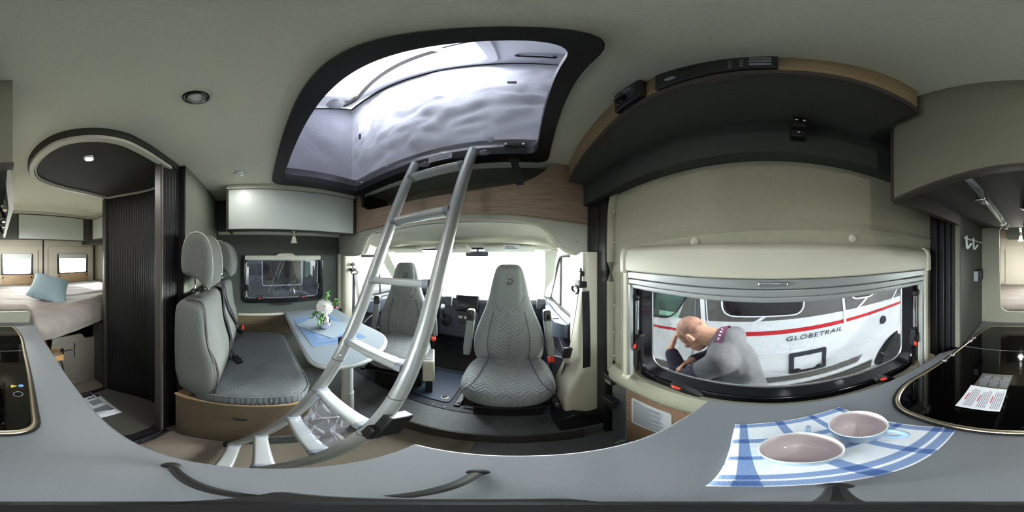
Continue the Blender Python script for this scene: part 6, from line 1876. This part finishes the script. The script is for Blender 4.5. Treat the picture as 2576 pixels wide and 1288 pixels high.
# ---------------------------------------------------------------- dark van beyond the dinette window
lv = thing('dark_van', 'dark parked vehicle with a white lower stripe outside the dinette window', 'vehicle', (-2.35, 0.2, GZ))
bm = B()
loft(bm, [[(x, y, z) for x, z in ((-3.9, GZ + 0.25), (-2.28, GZ + 0.25), (-2.22, -1.2), (-2.24, -0.55), (-2.34, 0.1), (-2.50, 0.55), (-3.9, 0.6))] for y in (-2.6, -2.3, 2.4, 2.8)])
O('body', bm, mat('van_dark', (44, 46, 52), 0.3), parent=lv, bevel=0.03, ang=50)
bm = B(); box(bm, (-2.26, -2.3, -0.632), (-2.222, 2.4, -0.585)); O('white_stripe', bm, M_vw, parent=lv)
bm = B(); box(bm, (-2.25, -2.3, -1.0), (-2.212, 2.4, -0.70)); O('lower_panel', bm, M_inkg, parent=lv)
bm = B(); holeplate(bm, rrect(0.08, -0.42, 0.66, 0.0, 0.05), [rrect(0.095, -0.405, 0.645, -0.015, 0.04)], FYZ, -2.262, -2.24); w = O('window_frame', bm, M_inkg, parent=lv, ang=0)
bm = B(); holeplate(bm, rrect(0.095, -0.405, 0.645, -0.015, 0.04), [], FYZ, -2.25, -2.25); O('window_pane', bm, M_glassblk, parent=w)
for y in (-1.7, 1.7):
    bm = B(); lathe(bm, [(0.2, -0.1), (0.32, -0.1), (0.34, 0), (0.32, 0.1), (0.1, 0.1)], (-2.36, y, GZ + 0.34), 30, RY(pi / 2)); O('wheel', bm, M_rubber, parent=lv)

# ---------------------------------------------------------------- person standing between the vans
pr = thing('person', 'person in a grey shirt with bowed shaved head resting on a hand outside the window', 'person', (0.86, 0.12, GZ))
M_skin = mat('skin', (214, 160, 132), 0.55, var=0.06, vscale=20)
M_shirt = mat('shirt_grey', (106, 106, 108), 0.9, var=0.06, vscale=25, bump=0.3, bscale=30)
M_sleeve = mat('sleeve_navy', (44, 42, 58), 0.9, bump=0.2, bscale=60)
M_trous = mat('trousers_dark', (46, 48, 58), 0.9)
PX = 0.87
HC = Vector((PX, 0.435, -0.485))
HR = RX(radians(-52))
def hp_(a, b, c): return HC + HR @ Vector((a, b, c))
nb = Vector((PX, 0.245, -0.515))                   # neck base
chest = Vector((PX, 0.195, -0.66)); belly = Vector((PX, 0.145, -0.86)); hip = Vector((PX, 0.125, -1.02))
shL, shR = Vector((PX - 0.165, 0.215, -0.565)), Vector((PX + 0.185, 0.215, -0.575))
elL, wrL = Vector((PX - 0.150, 0.415, -0.770)), Vector((PX - 0.055, 0.555, -0.640))
elR, wrR = Vector((PX + 0.19, 0.40, -0.80)), Vector((PX - 0.03, 0.425, -0.705))
bm = B()
sphere(bm, HC, (0.077, 0.098, 0.104), 24, HR)
sphere(bm, hp_(0, 0.030, -0.070), (0.060, 0.068, 0.062), 20, HR)          # jaw
sphere(bm, hp_(0, 0.060, -0.108), (0.030, 0.030, 0.022), 14, HR)           # chin
sphere(bm, hp_(0, 0.070, 0.012), (0.060, 0.028, 0.024), 16, HR)            # brow
capsule(bm, hp_(0, 0.092, -0.008), hp_(0, 0.116, -0.046), 0.010, 0.015)     # nose
for s in (-1, 1):
    sphere(bm, hp_(s * 0.040, 0.076, -0.045), (0.022, 0.020, 0.020), 12, HR)   # cheek
    sphere(bm, hp_(s * 0.079, -0.006, -0.028), (0.009, 0.020, 0.032), 14, HR)  # ear
    sphere(bm, hp_(s * 0.084, -0.014, -0.010), (0.008, 0.014, 0.014), 10, HR)
sphere(bm, hp_(0, 0.094, -0.075), (0.024, 0.012, 0.009), 12, HR)            # mouth
capsule(bm, hp_(0, -0.030, -0.060), nb + Vector((0, 0.0, 0.01)), 0.062, 0.064)
capsule(bm, nb, chest, 0.075, 0.125); capsule(bm, chest, belly, 0.130, 0.120); capsule(bm, belly, hip, 0.120, 0.130)
for sh, el, wr in ((shL, elL, wrL), (shR, elR, wrR)):
    capsule(bm, nb + Vector((0, 0, -0.03)), sh, 0.06, 0.062); capsule(bm, sh, el, 0.055, 0.043); capsule(bm, el, wr, 0.043, 0.028)
for s in (-1, 1):
    kn = Vector((PX + s * 0.10, 0.16, -1.48)); an = Vector((PX + s * 0.11, 0.10, GZ + 0.09)); to = Vector((PX + s * 0.12, 0.27, GZ + 0.035))
    capsule(bm, hip + Vector((s * 0.085, 0, -0.03)), kn, 0.085, 0.058); capsule(bm, kn, an, 0.056, 0.036); capsule(bm, an + Vector((0, -0.03, -0.045)), to, 0.04, 0.032)
# hands: palm, four bent fingers, thumb
def hand(bm, wr, d, up, size=1.0, side=1):
    d = Vector(d).normalized(); up = Vector(up).normalized(); sd = d.cross(up).normalized() * side; up = sd.cross(d).normalized() * side
    pc = wr + d * 0.050 * size
    sphere(bm, pc, (0.044 * size, 0.050 * size, 0.017 * size), 16, Matrix((sd, d, up)).transposed())
    for i, (L, ofs) in enumerate(((0.070, -0.030), (0.080, -0.010), (0.075, 0.011), (0.058, 0.030))):
        k0 = pc + d * 0.040 * size + sd * ofs * size
        k1 = k0 + (d * 0.9 - up * 0.35 + sd * ofs * 3).normalized() * L * 0.45 * size
        k2 = k1 + (d * 0.6 - up * 0.8).normalized() * L * 0.32 * size
        k3 = k2 + (d * 0.25 - up * 1.0).normalized() * L * 0.24 * size
        capsule(bm, k0, k1, 0.0095 * size, 0.0088 * size, 10); capsule(bm, k1, k2, 0.0088 * size, 0.008 * size, 10); capsule(bm, k2, k3, 0.008 * size, 0.007 * size, 10)
    t0 = pc - d * 0.020 * size - sd * 0.034 * size
    t1 = t0 + (-sd * 0.7 + d * 0.7 - up * 0.2).normalized() * 0.036 * size
    t2 = t1 + (d * 0.9 - sd * 0.1 - up * 0.3).normalized() * 0.028 * size
    capsule(bm, t0, t1, 0.013 * size, 0.010 * size, 10); capsule(bm, t1, t2, 0.010 * size, 0.008 * size, 10)
hand(bm, wrL, hp_(0.0, 0.080, 0.075) - wrL, (-0.35, 0.8, 0.4), 1.12)
hand(bm, wrR, (-0.85, 0.25, 0.10), (-0.2, 0.6, 0.8), 1.0, -1)
pb_ = O('body', bm, M_skin, parent=pr, ang=180); remesh(pb_, 0.0055, 3)
# eyes as small dark lids
for s in (-1, 1):
    bm = B(); sphere(bm, hp_(s * 0.032, 0.090, -0.012), (0.012, 0.006, 0.003), 10, HR); O('eyelid', bm, M_skin, parent=pr)
# cropped hair
bm = B()
def hairf(u, v):
    a = 2 * pi * u; b = pi * 0.5 * (1 - v) - 0.42 * v * (1.0 - 0.55 * max(0, sin(a)))
    p = Vector((0.0792 * cos(b) * cos(a), 0.1005 * cos(b) * sin(a), 0.1065 * sin(b)))
    return tuple(HC + HR @ p)
grid(bm, hairf, 40, 20); O('cropped_hair', bm, mat('cropped_hair', (132, 98, 84), 0.8, var=0.3, vscale=26, rgb2=(196, 148, 124)), parent=pr, ang=180)
bm = B()
capsule(bm, nb + Vector((0, -0.012, -0.02)), chest, 0.104, 0.142); capsule(bm, chest, belly, 0.146, 0.138); capsule(bm, belly, hip, 0.138, 0.148)
for sh, el in ((shL, elL), (shR, elR)):
    capsule(bm, chest + Vector((0, 0.02, 0.03)), sh, 0.11, 0.074); capsule(bm, nb + Vector((0, -0.01, -0.030)), sh, 0.086, 0.076); capsule(bm, sh, sh.lerp(el, 0.40), 0.072, 0.066)
for k in range(7):
    z = -0.70 - k * 0.045
    capsule(bm, (PX - 0.10, 0.10 + 0.02 * (k % 2), z), (PX - 0.14, 0.24, z - 0.05), 0.040, 0.030)
sh_ = O('shirt', bm, M_shirt, parent=pr, ang=180); remesh(sh_, 0.0065, 5)
bm = B()
for sh, el, wr in ((shL, elL, wrL), (shR, elR, wrR)):
    capsule(bm, sh.lerp(el, 0.34), el, 0.066, 0.060); capsule(bm, el, el.lerp(wr, 0.86), 0.060, 0.043)
sl_ = O('sleeves', bm, M_sleeve, parent=pr, ang=180); remesh(sl_, 0.0065, 4)
bm = B()
capsule(bm, hip + Vector((0, 0, -0.02)), hip + Vector((0, 0, -0.10)), 0.145, 0.14)
for s in (-1, 1):
    kn = Vector((PX + s * 0.10, 0.16, -1.48)); an = Vector((PX + s * 0.11, 0.10, GZ + 0.10))
    capsule(bm, hip + Vector((s * 0.085, 0, -0.05)), kn, 0.100, 0.074); capsule(bm, kn, an, 0.074, 0.060)
tr_ = O('trousers', bm, M_trous, parent=pr, ang=180); remesh(tr_, 0.009, 4)
bm = B()
for s in (-1, 1):
    capsule(bm, (PX + s * 0.11, 0.06, GZ + 0.045), (PX + s * 0.12, 0.29, GZ + 0.042), 0.045, 0.041)
O('shoes', bm, M_black, parent=pr)
# collar band with lettering
cc = nb + Vector((0, 0.012, -0.012)); ca = (hp_(0, -0.03, -0.06) - nb).normalized(); cq = ca.to_track_quat('Z', 'Y').to_matrix()
bm = B(); lathe(bm, [(0.114, -0.024), (0.094, 0.020), (0.086, 0.020), (0.104, -0.024)], cc, 40, cq, False)
cb_ = O('collar', bm, mat('collar_purple', (120, 60, 92), 0.8), parent=pr)
bm = B()
word = 'PREMIUM MARC'
_cd = cq.transposed() @ (Vector((0, 0, 0)) - cc).normalized()
_a0 = math.degrees(atan2(_cd.y, _cd.x))
for i, ch in enumerate(word):
    if ch == ' ': continue
    a = radians(_a0 + (i - 7.5) * 13.0)
    q = Vector((cos(a), sin(a), 0)); tq_ = Vector((-sin(a), cos(a), 0))
    q, tq_ = cq @ q, cq @ tq_
    text_mesh(bm, ch, 0.024, basis(cc + q * 0.1055 - ca * 0.003, tq_, ca - q * -0.3), 0.0008, 0, 1, 0.0006)
O('collar_lettering', bm, M_vwl, parent=cb_, ang=0)
